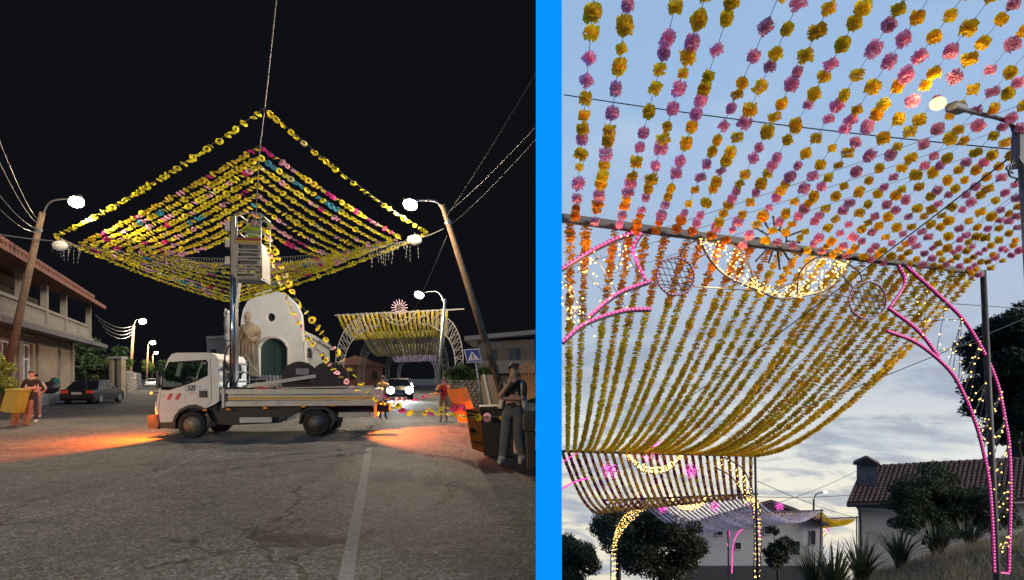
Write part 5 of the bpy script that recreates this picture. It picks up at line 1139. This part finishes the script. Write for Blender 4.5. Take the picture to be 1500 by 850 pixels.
for i in range(16, 60, 3):
    a, b = iR[i], oR[min(60, i + (2 if i % 2 else -2))]; mb.tube([a, b], .010, 4); segs.append((a, b)); mb.tube([b, iR[min(60, i + 3)]], .010, 4); segs.append((b, iR[min(60, i + 3)]))
for a, b in (((1330, 395), (1352, 480)), ((1360, 420), (1350, 500)), ((1385, 445), (1372, 515)), ((1408, 470), (1390, 535)), ((1345, 470), (1410, 468)), ((1372, 515), (1440, 500))):
    mb.tube([onp(*a), onp(*b)], .008, 4); segs.append((onp(*a), onp(*b)))
ob('lattice', mb, DKM, A1, kind='stuff'); bulbs(A1, segs, 4, .017)
mb = MB(); segs = []
for a, b in (((826, 400), (868, 480)), ((845, 385), (895, 440)), ((868, 368), (915, 448)), ((905, 350), (940, 410)), ((823, 410), (860, 470)), ((826, 440), (850, 465)), ((830, 470), (850, 450)), ((880, 375), (845, 400)), ((915, 350), (905, 395))):
    mb.tube([onp(*a), onp(*b)], .008, 4); segs.append((onp(*a), onp(*b)))
ob('lattice', mb, DKM, A1, kind='stuff'); bulbs(A1, segs, 9, .017, spread=.06)
RINGM = mat('ring_metal', (.20, .17, .17), .5, .4)
for cx_, cy_ in ((990, 405), (1271, 440)):
    ring = [onp(cx_ + 27 * math.cos(a), cy_ + 27 * math.sin(a)) for a in [6.2832 * i / 32 for i in range(32)]]; ro = ob('ring', MB().tube(ring, .026, 6, closed=True), RINGM, A1, smooth=True)
    mb = MB(); bb_ = []
    for i in range(-3, 4):
        u = i * 7.2; h_ = math.sqrt(27 ** 2 - u * u); a, b = onp(cx_ + u - h_ * .35, cy_ - h_ * .93), onp(cx_ + u + h_ * .35, cy_ + h_ * .93); mb.tube([a, b], .007, 4); bb_.append((a, b))
    for i in range(-2, 3): u = i * 9.5; h_ = math.sqrt(27 ** 2 - u * u); mb.tube([onp(cx_ - h_ * .95, cy_ + u - 4), onp(cx_ + h_ * .95, cy_ + u + 4)], .007, 4)
    ob('mesh_bar', mb, DKM, ro, kind='stuff'); bulbs(ro, bb_, 6, .012, 'unlit_bulb', .01, mat('bulb_unlit', (.5, .5, .48), .3))
    mb = MB()
    for p in ring: mb.sph(p + Vector((0, -.028, 0)), .016, 5, 4)
    ob('rim_light', mb, mat('rim_pink', (.6, .35, .45), .3, emit=((1, .3, .6), .5)), ro, kind='stuff', fix=False)
def leafcurve(top, bot): return bez([onp(*p) for p in top], 20) + list(reversed(bez([onp(*p) for p in bot], 20)))
for top, bot in (([(1024, 350), (1060, 353), (1088, 372), (1104, 408), (1112, 424)], [(1024, 350), (1040, 380), (1068, 407), (1112, 426)]), ([(1242, 386), (1210, 376), (1186, 384), (1170, 405), (1168, 434)], [(1242, 386), (1228, 408), (1205, 426), (1168, 436)])):
    lf = leafcurve(top, bot); lo = ob('crescent_leaf', MB().tube(lf, .024, 6, closed=True), RINGM, A1, smooth=True); tp_, bt_ = lf[:21], list(reversed(lf[21:])); bulbs(lo, [(tp_[i], bt_[i]) for i in range(1, 21)], 6, .017, spread=.03)
    ob('strand', MB().tube([tp_[4], bt_[4]], .006, 4).tube([tp_[8], bt_[8]], .006, 4).tube([tp_[12], bt_[12]], .006, 4).tube([tp_[16], bt_[16]], .006, 4), DKM, lo, kind='stuff')
cl = bez([onp(1104, 410), onp(1122, 419), onp(1142, 421), onp(1170, 412)], 14); cl2 = bez([onp(1112, 426), onp(1140, 437), onp(1168, 436)], 14)
co = ob('crescent_rim', MB().tube(cl, .022, 6), RINGM, A1, smooth=True); ob('crescent_rim', MB().tube(cl2, .024, 6), RINGM, A1, smooth=True); bulbs(co, list(zip(cl, cl2)), 5, .015, spread=.03)
for a in (((1022, 351), (1004, 362), (996, 379)), ((1036, 372), (1022, 380), (1014, 394)), ((1242, 387), (1258, 398), (1264, 414)), ((1230, 400), (1242, 412), (1250, 424))): ob('link_tube', MB().tube(bez([onp(*p) for p in a], 10), .02, 6), RINGM, A1, smooth=True)
sc_ = onp(1137, 352); 
for i in range(14):
    a = 6.283 * i / 14 + .1; r1 = 34 + 8 * (i % 2); p0, p1 = onp(1137 + 15 * math.cos(a), 352 + 15 * math.sin(a)), onp(1137 + r1 * math.cos(a), 352 + r1 * math.sin(a)); sr = ob('ray', MB().tube([p0, p1], .02, 5), DKM, A1)
    ob('unlit_bulb', MB().sph(p1, .03, 6, 4).sph(p0.lerp(p1, .5) + Vector((0, -.03, 0)), .022, 6, 4), RINGM, sr)
ob('star_hub', MB().tube([onp(1137 + 15 * math.cos(a), 352 + 15 * math.sin(a)) for a in [6.283 * i / 20 for i in range(20)]], .018, 5, closed=True), DKM, A1)
# warm light of the lit crescent and lattice falls on the paper nearby
for px, py, e in ((1070, 390, 40), (1200, 408, 40), (880, 400, 45), (840, 430, 35)): light('bulb_glow', 'POINT', onp(px, py, off=.12), e, (1, .6, .22), A1, .2)
light('led_glow', 'POINT', onp(925, 375, off=.12), 7, (1, .12, .5), A1, .1)
# tall pole beside the near arch
pl_ = ob('steel_pole', MB().tube([onp(1470, 1000), onp(1460, 840), onp(1440, 396)], [.085, .08, .065], 10), mat('pole_dark', (.07, .065, .06), .6, .3, var=(4, .2)), label='dark pole standing against the near dusk arch', cat='pole', smooth=True)
# near cable and its post, out of the picture above
NDIR = Vector((.05, 1, -.334)); S_ = 5.3
def beam_at(u): return onp(823, 319).lerp(onp(1440, 400), u)
NC0, NC1 = beam_at(.0) - NDIR * S_, beam_at(1.03) - NDIR * S_
ob('support_cable', MB().tube([NC0 + Vector((-.5, .0, 0)), NC0, NC1], .02, 6), GW, label='steel cable holding the near ends of the pink and yellow garlands', cat='cable')
ob('cable_post', MB().tube([NC1 + Vector((.1, 0, .4)), Vector((NC1.x + .1, NC1.y, hz(NC1.x, NC1.y) - .3))], .1, 8), WOODP, label='wooden post holding the cable of the pink and yellow garlands', cat='post')

# ---------------------------------------------------------------- near garlands: pink and yellow
NS = 29
for k in range(NS):
    u = (k + .5) / NS + random.uniform(-.006, .006); b = beam_at(u) + Vector((0, -.03, -.07)); a = b - NDIR * S_ + Vector((random.uniform(-.08, .08), 0, .05)); pts = sag(a, b, random.uniform(.04, .16), 14)
    o, org = garland(pts, 'pink and yellow paper flower garland strung above the near dusk arch', 'pink and yellow garlands', .004)
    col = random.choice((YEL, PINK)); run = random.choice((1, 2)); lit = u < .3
    for p, d in along(pts, lambda: random.choice((.17, .22, .26, .30, .36))):
        if run <= 0: col = PINK if col is not PINK else YEL; run = random.choice((2, 2, 3)) if col is YEL else random.choice((1, 2, 2))
        run -= 1
        px_ = CX + F * p.x / p.y; py_ = HY - F * (p.z - EYE) / p.y
        if py_ < -60 or px_ > 1560: continue
        rem = (p - b).length; c_ = col
        if lit and rem < 1.0 - 2.2 * u and col is YEL: c_ = ORG_  # orange paper paints the warm bulb light onto these yellow flowers
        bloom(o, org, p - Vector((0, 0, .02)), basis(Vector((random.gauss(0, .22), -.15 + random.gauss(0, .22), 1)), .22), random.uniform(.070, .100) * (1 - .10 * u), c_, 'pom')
# ---------------------------------------------------------------- second arch and the yellow garlands down to it
C0 = Vector(((823 - CX) * 27 / F, 27.0)); C1 = Vector(((1107 - CX) * 31 / F, 31.0))
def on2(px, py): return onp(px, py, C0, C1)
NM = 29
for k in range(NM):
    u = (k + .35) / NM; a = beam_at(u + random.uniform(-.008, .008)) + Vector((0, .06, -.05)); b = on2(826 + 279 * u + random.uniform(-2, 2), 660 + 6 * u); pts = sag(a, b, .75 + .55 * u + random.uniform(-.15, .15), 26)
    o, org = garland(pts, 'mustard paper flower garland sagging from the near arch to the second', 'mustard garlands', .006); far = []
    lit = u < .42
    for p, d in along(pts, lambda: random.uniform(.16, .26)):
        c_ = random.choice((YEL, MUST, MUST)); rem = (p - a).length
        if lit and rem < 2.9 - u * 4.5: c_ = ORG_  # glow of the nearby bulbs put into the flower colour
        q = basis(Vector((random.gauss(0, .2), -.1 + random.gauss(0, .2), 1)), .2); s = random.uniform(.080, .104)
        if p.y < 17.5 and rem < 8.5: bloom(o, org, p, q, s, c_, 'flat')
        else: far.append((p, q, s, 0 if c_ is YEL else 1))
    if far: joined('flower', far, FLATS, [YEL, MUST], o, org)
def glowball(c, r, label, m=None):
    t = thing('star_ornament', c, label, 'ornament'); mb = MB()
    for i in range(34):
        d = Vector((random.gauss(0, 1), random.gauss(0, 1) * .4, random.gauss(0, 1))).normalized(); mb.tube([c, c + d * r * random.uniform(.7, 1.1)], .012 * r / .4, 3)
    ob('spoke', mb, PKD, t, kind='stuff'); mb = MB()
    for i in range(110): d = Vector((random.gauss(0, 1), random.gauss(0, 1) * .5, random.gauss(0, 1))).normalized() * r * random.uniform(.3, 1.1); mb.bead(c + d, .05 * r)
    ob('led', mb, glow('led_magenta', (1.0, .16, .78), 3.0), t, kind='stuff', fix=False); return t
A2 = thing('light_arch', on2(1100, 850), 'second dusk arch with lit crescent at the end of the mustard garlands', 'arch')
ob('beam', MB().bar(on2(823, 661), on2(1108, 668), .12), DKM, A2)
ob('pole', MB().tube([on2(1111, 900), on2(1106, 664)], .07, 8), DKM, A2, smooth=True)
def moon(t, pp, x0, x1, y0, dip, r, n_=7):
    top = bez([pp(x0, y0), pp((x0 * 3 + x1) / 4, y0 + dip * .5), pp((x0 + x1) / 2, y0 + dip * .62), pp((x0 + x1 * 3) / 4, y0 + dip * .5), pp(x1, y0)], 20); bot = bez([pp(x0 - 4, y0), pp((x0 * 3 + x1) / 4 - 3, y0 + dip * .8), pp((x0 + x1) / 2, y0 + dip), pp((x0 + x1 * 3) / 4 + 3, y0 + dip * .8), pp(x1 + 4, y0)], 20)
    o = ob('crescent', MB().tube(bot, .03, 5), RINGM, t); bulbs(o, list(zip(top, bot)), n_, r, spread=.03)
moon(A2, on2, 922, 996, 668, 26, .034)
oo = bez([on2(823, 716), on2(842, 706), on2(862, 700)], 10); ob('led_tube', MB().tube(oo, .045, 5), PK, A2); ob('led_tube', MB().tube(bez([on2(823, 678), on2(838, 668), on2(848, 662)], 8), .03, 5), PK, A2)
leg = [(1060, 670), (1085, 684), (1098, 705), (1103, 725)]; lo_ = bez([on2(*p) for p in leg], 12); li_ = bez([on2(a - 14, b + 14) for a, b in leg], 12); o = ob('leg', MB().tube(lo_, .04, 5), DKM, A2); ob('inner_tube', MB().tube(li_, .04, 5), DKM, o); bulbs(o, list(zip(lo_, li_)), 5, .028)
glowball(on2(893, 689), .42, 'pink star ornament beside the pink tube lights of the second arch'); glowball(on2(1013, 690), .42, 'pink star ornament on the pole side of the lit crescent')
t = glowball(on2(955, 655), .75, 'large pink starburst ornament above the lit crescent')
# third arch
D0 = Vector(((895 - CX) * 44 / F, 44.0)); D1 = Vector(((1108 - CX) * 46 / F, 46.0))
def on3(px, py): return onp(px, py, D0, D1)
A3 = thing('light_arch', on3(1000, 850), 'third dusk arch whose legs are wrapped in warm bulbs', 'arch')
ob('beam', MB().bar(on3(885, 733), on3(1110, 724), .14), DKM, A3)
def wrapped(t, pp, outer_, inner_, n_, r, mtl=None, tube=.05):
    a = bez([pp(*p) for p in outer_], 30); b = bez([pp(*p) for p in inner_], 30); o = ob('leg', MB().tube(a, tube, 6), DKM, t, smooth=True); ob('inner_tube', MB().tube(b, tube, 6), DKM, o, smooth=True)
    mb = MB()
    for i in range(0, 30, 2): mb.tube([a[i], b[i + 1]], tube * .5, 4)
    ob('lattice', mb, DKM, o, kind='stuff'); bulbs(o, list(zip(a, b)), n_, r, spread=.05); return o
wrapped(A3, on3, [(895, 870), (896, 800), (908, 762), (932, 738)], [(903, 870), (904, 800), (918, 772), (945, 748)], 9, .035)
wrapped(A3, on3, [(1113, 870), (1115, 790), (1112, 740), (1105, 728)], [(1103, 870), (1105, 790), (1102, 740), (1095, 732)], 9, .035)
moon(A3, on3, 982, 1036, 726, 22, .05)
glowball(on3(970, 745), .42, 'small pink star ornament by the wrapped leg of the third arch'); glowball(on3(1047, 742), .42, 'small pink star ornament in the middle of the third arch')
NK = 27
for k in range(NK):
    u = (k + .4) / NK; a = on2(818 + 288 * u if u > .02 else 824, 663 + 5 * u); b = on3(893 + 212 * u, 733 - 8 * u); pts = sag(a, b, 1.9 - .9 * u, 16)
    if CX + F * a.x / a.y < 824: pts = [p for p in pts if CX + F * p.x / p.y > 824]
    o, org = garland(pts, 'wine and apricot paper flower garland between second and third arch', 'wine and apricot garlands', .012); ps = []; ci = 0; run = 0
    for p, d in along(pts, lambda: .17):
        if run <= 0: ci = random.choice((0, 1, 1, 2)); run = 3
        run -= 1; ps.append((p, basis(d, .3), random.uniform(.075, .10), ci))
    joined('flower', ps, FLATS, [WINE, APR, MUST], o, org)
# fourth and fifth arch
E0 = Vector(((1060 - CX) * 62 / F, 62.0)); E1 = Vector(((1205 - CX) * 66 / F, 66.0))
def on4(px, py): return onp(px, py, E0, E1)
A4 = thing('light_arch', on4(1075, 850), 'fourth dusk arch with curved pink tube legs', 'arch')
ob('beam', MB().bar(on4(1062, 752), on4(1206, 748), .16), DKM, A4)
for c in ([(1072, 840), (1074, 800), (1082, 780), (1096, 771)], [(1080, 728), (1100, 745), (1110, 762), (1113, 790)], [(1066, 800), (1068, 780), (1070, 770)]):
    pp_ = bez([on4(*p) for p in c], 16); ob('led_tube', MB().tube(pp_, .075, 5), PK, A4, smooth=True)
ob('leg', MB().tube([on4(1201, 880), on4(1203, 746)], .1, 6), DKM, A4); ob('leg', MB().tube([on4(1068, 880), on4(1066, 752)], .1, 6), DKM, A4)
glowball(on4(1142, 742), .55, 'pink star ornament on the fourth arch, near the white house roof')
for k in range(24):
    u = (k + .4) / 24; a = on3(935 + 172 * u, 733 - 6 * u); b = on4(1070 + 132 * u, 757 - 8 * u); pts = sag(a, b, 2.3 - .6 * u, 14); o, org = garland(pts, 'lilac paper flower garland between third and fourth arch', 'lilac garlands', .016)
    joined('flower', [(p, basis(d, .3), random.uniform(.075, .1), random.choice((0, 0, 0, 1))) for p, d in along(pts, lambda: .26)], FLATS, [LIL, PALEP], o, org)
F0 = Vector(((1150 - CX) * 80 / F, 80.0)); F1 = Vector(((1256 - CX) * 84 / F, 84.0))
def on5(px, py): return onp(px, py, F0, F1)
A5 = thing('light_arch', on5(1230, 850), 'farthest dusk arch with crossed pink tubes beyond the flax', 'arch')
ob('beam', MB().bar(on5(1160, 762), on5(1256, 758), .18), DKM, A5); ob('leg', MB().tube([on5(1255, 860), on5(1255, 756)], .1, 6), DKM, A5); ob('leg', MB().tube([on5(1160, 880), on5(1160, 760)], .1, 6), DKM, A5)
for c in ([(1181, 768), (1196, 776), (1205, 795)], [(1215, 776), (1202, 782), (1194, 798)], [(1199, 758), (1206, 766), (1212, 776)]): ob('led_tube', MB().tube(bez([on5(*p) for p in c], 10), .11, 5), PK, A5, smooth=True)
wrapped(A5, on5, [(1188, 860), (1190, 800), (1197, 782), (1206, 772)], [(1196, 860), (1197, 805), (1204, 790), (1212, 780)], 5, .06, tube=.06)
for k in range(20):
    u = (k + .5) / 20; a = on4(1110 + 95 * u, 752 - 2 * u); b = on5(1172 + 82 * u, 764 - 4 * u); pts = sag(a, b, 2.0 - .8 * u, 12); o, org = garland(pts, 'yellow paper flower garland beyond the fourth arch', 'far yellow garlands', .02)
    joined('flower', [(p, basis(d, .3), random.uniform(.1, .13), random.choice((0, 1))) for p, d in along(pts, lambda: .34)], FLATS, [YEL, MUST], o, org)

# ---------------------------------------------------------------- street lamp among the near garlands
SLD = 8.3
t = thing('street_lamp', P(1505, 860, SLD), 'lit street lamp on a curved grey arm among the pink and yellow garlands', 'street lamp'); GREYM = mat('lamp_grey', (.09, .095, .10), .45, .4)
ob('pole', MB().tube([P(1540, 900, SLD), P(1503, 300, SLD), P(1495, 190, SLD)], [.10, .07, .06], 10), GREYM, t, smooth=True)
ob('arm', MB().tube(bez([P(1486, 222, SLD), P(1484, 188, SLD), P(1470, 176, SLD - .2), P(1440, 168, SLD - .5), P(1408, 160, SLD - .8)], 18), 0.03, 8), GREYM, t, smooth=True)
ob('lamp_hood', MB().bar(P(1410, 161, SLD - .8), P(1392, 156, SLD - .95), .15, .11), GREYM, t, bevel=.03); ob('transformer', MB().box(P(1492, 222, SLD - .1), (.14, .14, .5)), GREYM, t, bevel=.03)
ob('lamp_glass', MB().sph(P(1374, 152, SLD - 1.05), (.10, .085, .08), 14, 8), glow('lamp_warm', (1, .72, .22), 3.2), t, smooth=True); light('lamp_light', 'POINT', P(1374, 156, SLD - 1.25), 30, (1, .75, .4), t, .12)
mb = MB()
for a, b, c in (((1484, 232), (1478, 255), (1490, 262)), ((1488, 238), (1474, 246), (1484, 254)), ((1490, 225), (1500, 250), (1486, 268))): mb.tube(bez([P(*a, SLD - .15), P(*b, SLD - .2), P(*c, SLD - .15)], 10), .014, 5)
ob('cable_loop', mb, BLACK, t, smooth=True)
# wires across the dusk sky
wire('overhead_wire', P(826, 139, 9.5), P(1484, 219, SLD), .06, .010, 'thick twisted black cable crossing beneath the near garlands')
wire('overhead_wire', P(1478, 232, SLD), on2(878, 664), .3, .014, 'long black cable running from the lamp pole down to the second arch')
for a, b in ((P(828, 380, 11), P(1560, 130, 13)), (P(826, 395, 12), P(1560, 158, 14)), (P(900, 400, 14), P(1530, 190, 15))): wire('overhead_wire', a, b, .08, .006, 'thin grey wire slanting behind the near garlands', 'thin wires behind the near garlands', mat('wire_slate', (.12, .13, .15), .5))
for a, b in ((P(1000, 660, 26), P(1530, 250, 20)), (P(1040, 662, 26), P(1540, 262, 20))): wire('overhead_wire', a, b, .1, .010, 'thin dark wire slanting across the clouds behind the mustard garlands', 'thin wires across the clouds', mat('wire_slate', (.12, .13, .15), .5))
wire('overhead_wire', P(1180, 596, 18), P(1540, 450, 18), .05, .014, 'pale stay wire running to the tree behind the near arch', None, mat('wire_slate', (.12, .13, .15), .5))
wire('overhead_wire', P(1258, 745, 27.4), P(1560, 753, 24), .12, .014, 'pale wire stretched in front of the red tiled house', None, mat('wire_pale', (.35, .36, .36), .6))
for a, b in ((P(1110, 705, 40), P(1262, 760, 60)), (P(1110, 728, 40), P(1300, 718, 60)), (P(1110, 745, 44), P(1255, 690, 60))): wire('overhead_wire', a, b, .3, .025, 'far wire crossing the bright sky beyond the third arch', 'far wires beyond the third arch')
fl = thing('far_lamp', P(1192, 850, 95), 'small far street lamp beyond the fourth arch', 'street lamp'); ob('pole', MB().tube([P(1192, 860, 95), P(1192, 732, 95)], .16, 8), DKM, fl); ob('arm', MB().tube(bez([P(1192, 733, 95), P(1196, 724, 95), P(1207, 721, 95)], 8), .09, 6), DKM, fl); ob('lamp_glass', MB().sph(P(1209, 721, 95), (.4, .3, .22), 10, 6), glow('lamp_pale', (1, .95, .75), 3), fl)

# ---------------------------------------------------------------- red tiled house
RH = thing('red_roof_house', P(1380, 775, 29), 'white house with red tiled roof and a mossy chimney above the bank', 'house')
e0, e1 = P(1240, 738, 27.5), P(1600, 731, 26.0); r0, r1 = P(1262, 686, 31.5), P(1600, 668, 30)
WHH = mat('house_white', (.40, .39, .39), .9, var=(1.2, .12), bump=(20, .15)); RTL = mat('clay_tile', (.085, .042, .035), .85, var=(4, .35), bump=(16, .4))
wa, wb = P(1257, 738, 28.2), P(1600, 730, 26.8); bk_ = Vector((5.2, 7.0, 0)); zb_ = -11
mb = MB(); pr = [Vector((wa.x, wa.y, 0)), Vector((wb.x, wb.y, 0)), Vector((wb.x, wb.y, 0)) + bk_, Vector((wa.x, wa.y, 0)) + bk_]
mb.add([Vector((p.x, p.y, zb_)) for p in pr] + [Vector((p.x, p.y, e0.z + .05)) for p in pr], [(0, 1, 2, 3), (4, 5, 6, 7), (0, 1, 5, 4), (1, 2, 6, 5), (2, 3, 7, 6), (3, 0, 4, 7)]); ob('wall', mb, WHH, RH)
zz = Vector((0, 0, .14)); f0, f1 = r0 * 2 - e0, r1 * 2 - e1; f0.z = e0.z; f1.z = e1.z
rf = ob('roof', MB().add([e0, e1, r1, r0, f1, f0] + [p - zz for p in (e0, e1, r1, r0, f1, f0)], [(0, 1, 2, 3), (3, 2, 4, 5), (6, 9, 8, 7), (9, 11, 10, 8), (0, 6, 7, 1), (0, 3, 9, 6), (3, 5, 11, 9), (1, 7, 8, 2), (2, 8, 10, 4), (4, 10, 11, 5)]), mat('roof_under', (.06, .05, .045), .9), RH)
mb = MB(); rows, cols_ = 13, 46; nrm = (e1 - e0).cross(r0 - e0).normalized(); nrm = nrm if nrm.z > 0 else -nrm
for i in range(rows):
    for j in range(cols_):
        def at_(u, v): return e0.lerp(e1, u).lerp(r0.lerp(r1, u), v)
        u = (j + .5) / cols_; a, b = at_(u, i / rows) + nrm * (.085 + random.uniform(-.01, .015)), at_(u + random.uniform(-.001, .001), (i + 1.12) / rows) + nrm * .035; wv = (e1 - e0).normalized() * (e1 - e0).length / cols_ * .5
        mb.add([a - wv, a - wv * .4 + nrm * .07, a + wv * .4 + nrm * .07, a + wv, b - wv, b - wv * .4 + nrm * .06, b + wv * .4 + nrm * .06, b + wv], [(0, 1, 5, 4), (1, 2, 6, 5), (2, 3, 7, 6), (0, 3, 2, 1)])
ob('roof_tile', mb, RTL, rf, kind='stuff', fix=False)
mb = MB()
for j in range(30): a = r0.lerp(r1, j / 30); b = r0.lerp(r1, (j + 1.1) / 30); mb.tube([a + Vector((0, 0, .05)), b + Vector((0, 0, .02))], [.13, .10], 7)
ob('ridge_tile', mb, RTL, rf, kind='stuff')
ob('gutter', MB().tube([e0 + Vector((0, -.08, -.1)), e1 + Vector((0, -.08, -.1))], .06, 6), mat('gutter_dark', (.05, .045, .045), .6), RH, smooth=True); ob('downpipe', MB().tube(bez([P(1254, 741, 27.6), P(1259, 750, 28.0), P(1261, 770, 28.1), P(1261, 800, 28.1)], 10), .05, 6), mat('gutter_dark', (.05, .045, .045), .6), RH, smooth=True)
ch_ = ob('chimney', MB().box((P(1271.5, 0, 29.2).x, 29.3, (P(0, 682, 29.2).z + P(0, 732, 29.2).z) / 2), (25 * 29.2 / F, .7, 52 * 29.2 / F), Euler((0, 0, R(-31))).to_matrix()), mat('chimney_render', (.25, .20, .17), .95, var=(3, .5), bump=(8, .5)), RH)
cz = P(0, 681, 29.2).z; cx_ = P(1271.5, 0, 29.2).x
ob('chimney_cap', MB().prism([(-.62, 0), (.62, 0), (.58, .1), (.05, .42), (-.05, .42), (-.58, .1)], lambda a, b, d: Vector((cx_, 29.3, cz)) + Euler((0, 0, R(-31))).to_matrix() @ Vector((a, d, b)), -.48, .48), RTL, ch_)
wn = ob('window', MB().box(P(1330, 764, 27.85), (.8, .06, .6)), mat('window_dark', (.03, .035, .04), .12), RH)
# white house beyond the arches
WH = thing('white_house', P(1120, 860, 62), 'white two storey house with small windows beyond the lilac garlands', 'house'); f = lambda a, b, d: P(a, b, 64) + Vector((.46 * d, d, -.26 * d))
ob('wall', MB().prism([(1020, 835), (1020, 762), (1090, 744), (1130, 737), (1160, 748), (1210, 770), (1210, 835)], f, 3, 14), WHH, WH)
ob('base_wall', MB().prism([(1000, 900), (1000, 832), (1225, 832), (1225, 900)], f, 2.6, 3.2), mat('base_dark', (.045, .045, .05), .9), WH)
ob('roof', MB().prism([(1016, 763), (1090, 741), (1130, 731), (1165, 743), (1218, 768), (1218, 772), (1165, 748), (1130, 736), (1090, 746), (1016, 767)], f, 2, 15), mat('roof_dark', (.08, .07, .065), .9), WH)
for a, b, c, d in ((1046, 772, 1056, 786), (1075, 796, 1084, 807), (1158, 794, 1174, 816), (1120, 770, 1130, 784), (1190, 778, 1198, 800)):
    o = ob('window', MB().prism([(a, d), (a, b), (c, b), (c, d)], f, 2.94, 2.99), mat('window_dark', (.03, .035, .04), .12), WH); ob('frame', MB().tube([f(*p, 2.93) for p in ((a, d), (a, b), (c, b), (c, d))], .05, 4, closed=True), WHITE, o); ob('sill', MB().prism([(a - 1, d + 1.2), (a - 1, d), (c + 1, d), (c + 1, d + 1.2)], f, 2.85, 2.998), CONC, o)
# ---------------------------------------------------------------- trees, bushes, flax, dry grass
LD = mat('leaf_dark', (.040, .052, .022), .75, trans=.2, var=(1.5, .3)); LG_ = mat('leaf_mid', (.055, .07, .028), .75, trans=.2, var=(1.5, .3)); LF = mat('leaf_flax', (.06, .075, .03), .6, var=(2, .3))
tree('dark_tree', Vector((P(1500, 0, 36).x, 36, -13)), P(1494, 548, 36), (3.2, 2.4, 5.6), 60000, .115, LD, 'tall dark tree rising behind the red tiled house', nb=70, bs=1.0, seed=31)
tree('round_tree', Vector((P(955, 0, 50).x, 50, hz(11, 50))), P(958, 800, 50), (4.6, 3.2, 3.9), 30000, .12, LD, 'large round dark tree behind the wrapped leg of the third arch', nb=46, bs=1.1, seed=32)
tree('round_tree', Vector((P(905, 0, 56).x, 56, hz(9, 56))), P(905, 765, 56), (2.2, 2, 2.0), 8000, .12, LD, 'dark tree top rising left of the round tree crown', nb=12, bs=1.0, seed=33)
tree('dark_bush', Vector((P(842, 0, 38).x, 38, hz(5, 38))), P(840, 822, 38), (1.5, 1.6, 2.0), 11000, .085, LD, 'feathery dark bush at the foot of the added dividing wall', nb=18, bs=.8, seed=34, long=2.2)
tree('shrub', Vector((P(1352, 0, 23.5).x, 23.5, -5.6)), P(1365, 737, 23.5), (2.2, 1.3, 1.7), 24000, .052, LG_, 'dark spreading shrub in front of the red tiled roof', nb=60, bs=.42, seed=35)
tree('shrub', Vector((P(1430, 0, 23).x, 23, -5.4)), P(1430, 745, 23), (1.5, 1.0, 1.1), 11000, .052, LG_, 'dark shrub beside the pole of the near arch', nb=30, bs=.4, seed=36)
tree('small_tree', Vector((P(1140, 0, 58).x, 58, hz(28, 58))), P(1135, 800, 58), (1.6, 1.4, 2.0), 1800, .2, LD, 'slim dark tree in front of the white house', nb=10, bs=.8, seed=37)
def flax(c, n_, h, sp, label, seed):
    g = random.Random(seed); t = thing('flax_plant', c, label, 'plant', 'flax plants on the bank'); c = Vector(c)
    for b in range(n_):
        a = g.uniform(0, 6.283); lean = g.uniform(.15, 1) * sp; hh = h * g.uniform(.7, 1.1); d = Vector((math.cos(a), math.sin(a), 0)); sd = Vector((-d.y, d.x, 0)); w_ = g.uniform(.03, .055); mb = MB(); vs = []
        for i in range(7):
            u = i / 6; p = c + d * (.12 + lean * u ** 1.6) + Vector((0, 0, hh * (u - .28 * u ** 3 * min(1, lean)))); wv = sd * w_ * (1 - u ** 2) + Vector((0, 0, .002)); vs += [p - wv, p + Vector((0, 0, -.012)), p + wv]
        mb.add(vs, [(3 * i + k, 3 * i + k + 1, 3 * i + k + 4, 3 * i + k + 3) for i in range(6) for k in (0, 1)]); ob('blade', mb, LF, t, fix=False)
for px, py, y, n_, h, sp, lab in ((1192, 872, 19.5, 60, 2.0, 1.0, 'flax clump at the foot of the hillside below the far arch'), (1222, 858, 18.5, 80, 2.1, .95, 'large flax clump with upright dark blades by the far arch'), (1262, 842, 19.5, 70, 2.0, 1.0, 'flax clump between the large clump and the shrub'), (1318, 815, 20.5, 70, 1.7, 1.1, 'flax clump at the foot of the spreading shrub'), (1372, 800, 20.5, 60, 1.5, 1.1, 'arching flax clump beneath the spreading shrub'), (1420, 775, 21, 40, 1.25, .9, 'flax clump near the pole of the near arch')):
    p = P(px, py, y); flax((p.x, p.y, min(p.z, hz(p.x, p.y) + .2) if p.z < hz(p.x, p.y) + .2 else hz(p.x, p.y)), n_, h, sp, lab, px)
# dry grass on the bank
g = np.random.default_rng(5); V = []; k = 26000
X = g.uniform(6.5, 24, k); Yg = g.uniform(12.5, 24, k)
Z = np.array([hz(x, y) for x, y in zip(X, Yg)]); ang = g.uniform(0, 6.283, k); hgt = g.uniform(.10, .42, k) * (.6 + .8 * (np.sin(X * 1.7) * np.cos(Yg * 1.3) * .5 + .5)); wd = .008 + g.random(k) * .008
dx, dy = np.cos(ang), np.sin(ang); bx_, by_ = g.normal(0, .16, k), g.normal(0, .16, k)
v = np.stack([np.stack([X - dx * wd, Yg - dy * wd, Z - .02], 1), np.stack([X + dx * wd, Yg + dy * wd, Z - .02], 1), np.stack([X + bx_, Yg + by_, Z + hgt], 1)], 1).reshape(-1, 3)
me = bpy.data.meshes.new('dry_grass'); me.vertices.add(3 * k); me.vertices.foreach_set('co', v.ravel()); me.loops.add(3 * k); me.loops.foreach_set('vertex_index', np.arange(3 * k)); me.polygons.add(k); me.polygons.foreach_set('loop_start', np.arange(k) * 3); me.polygons.foreach_set('loop_total', np.full(k, 3)); me.update(calc_edges=True)
me.materials.append(mat('dry_grass', (.55, .42, .23), .9, trans=.3, var=(.8, .45))); tag(link('dry_grass', me), 'dry straw coloured grass covering the bank', 'grass', kind='stuff')
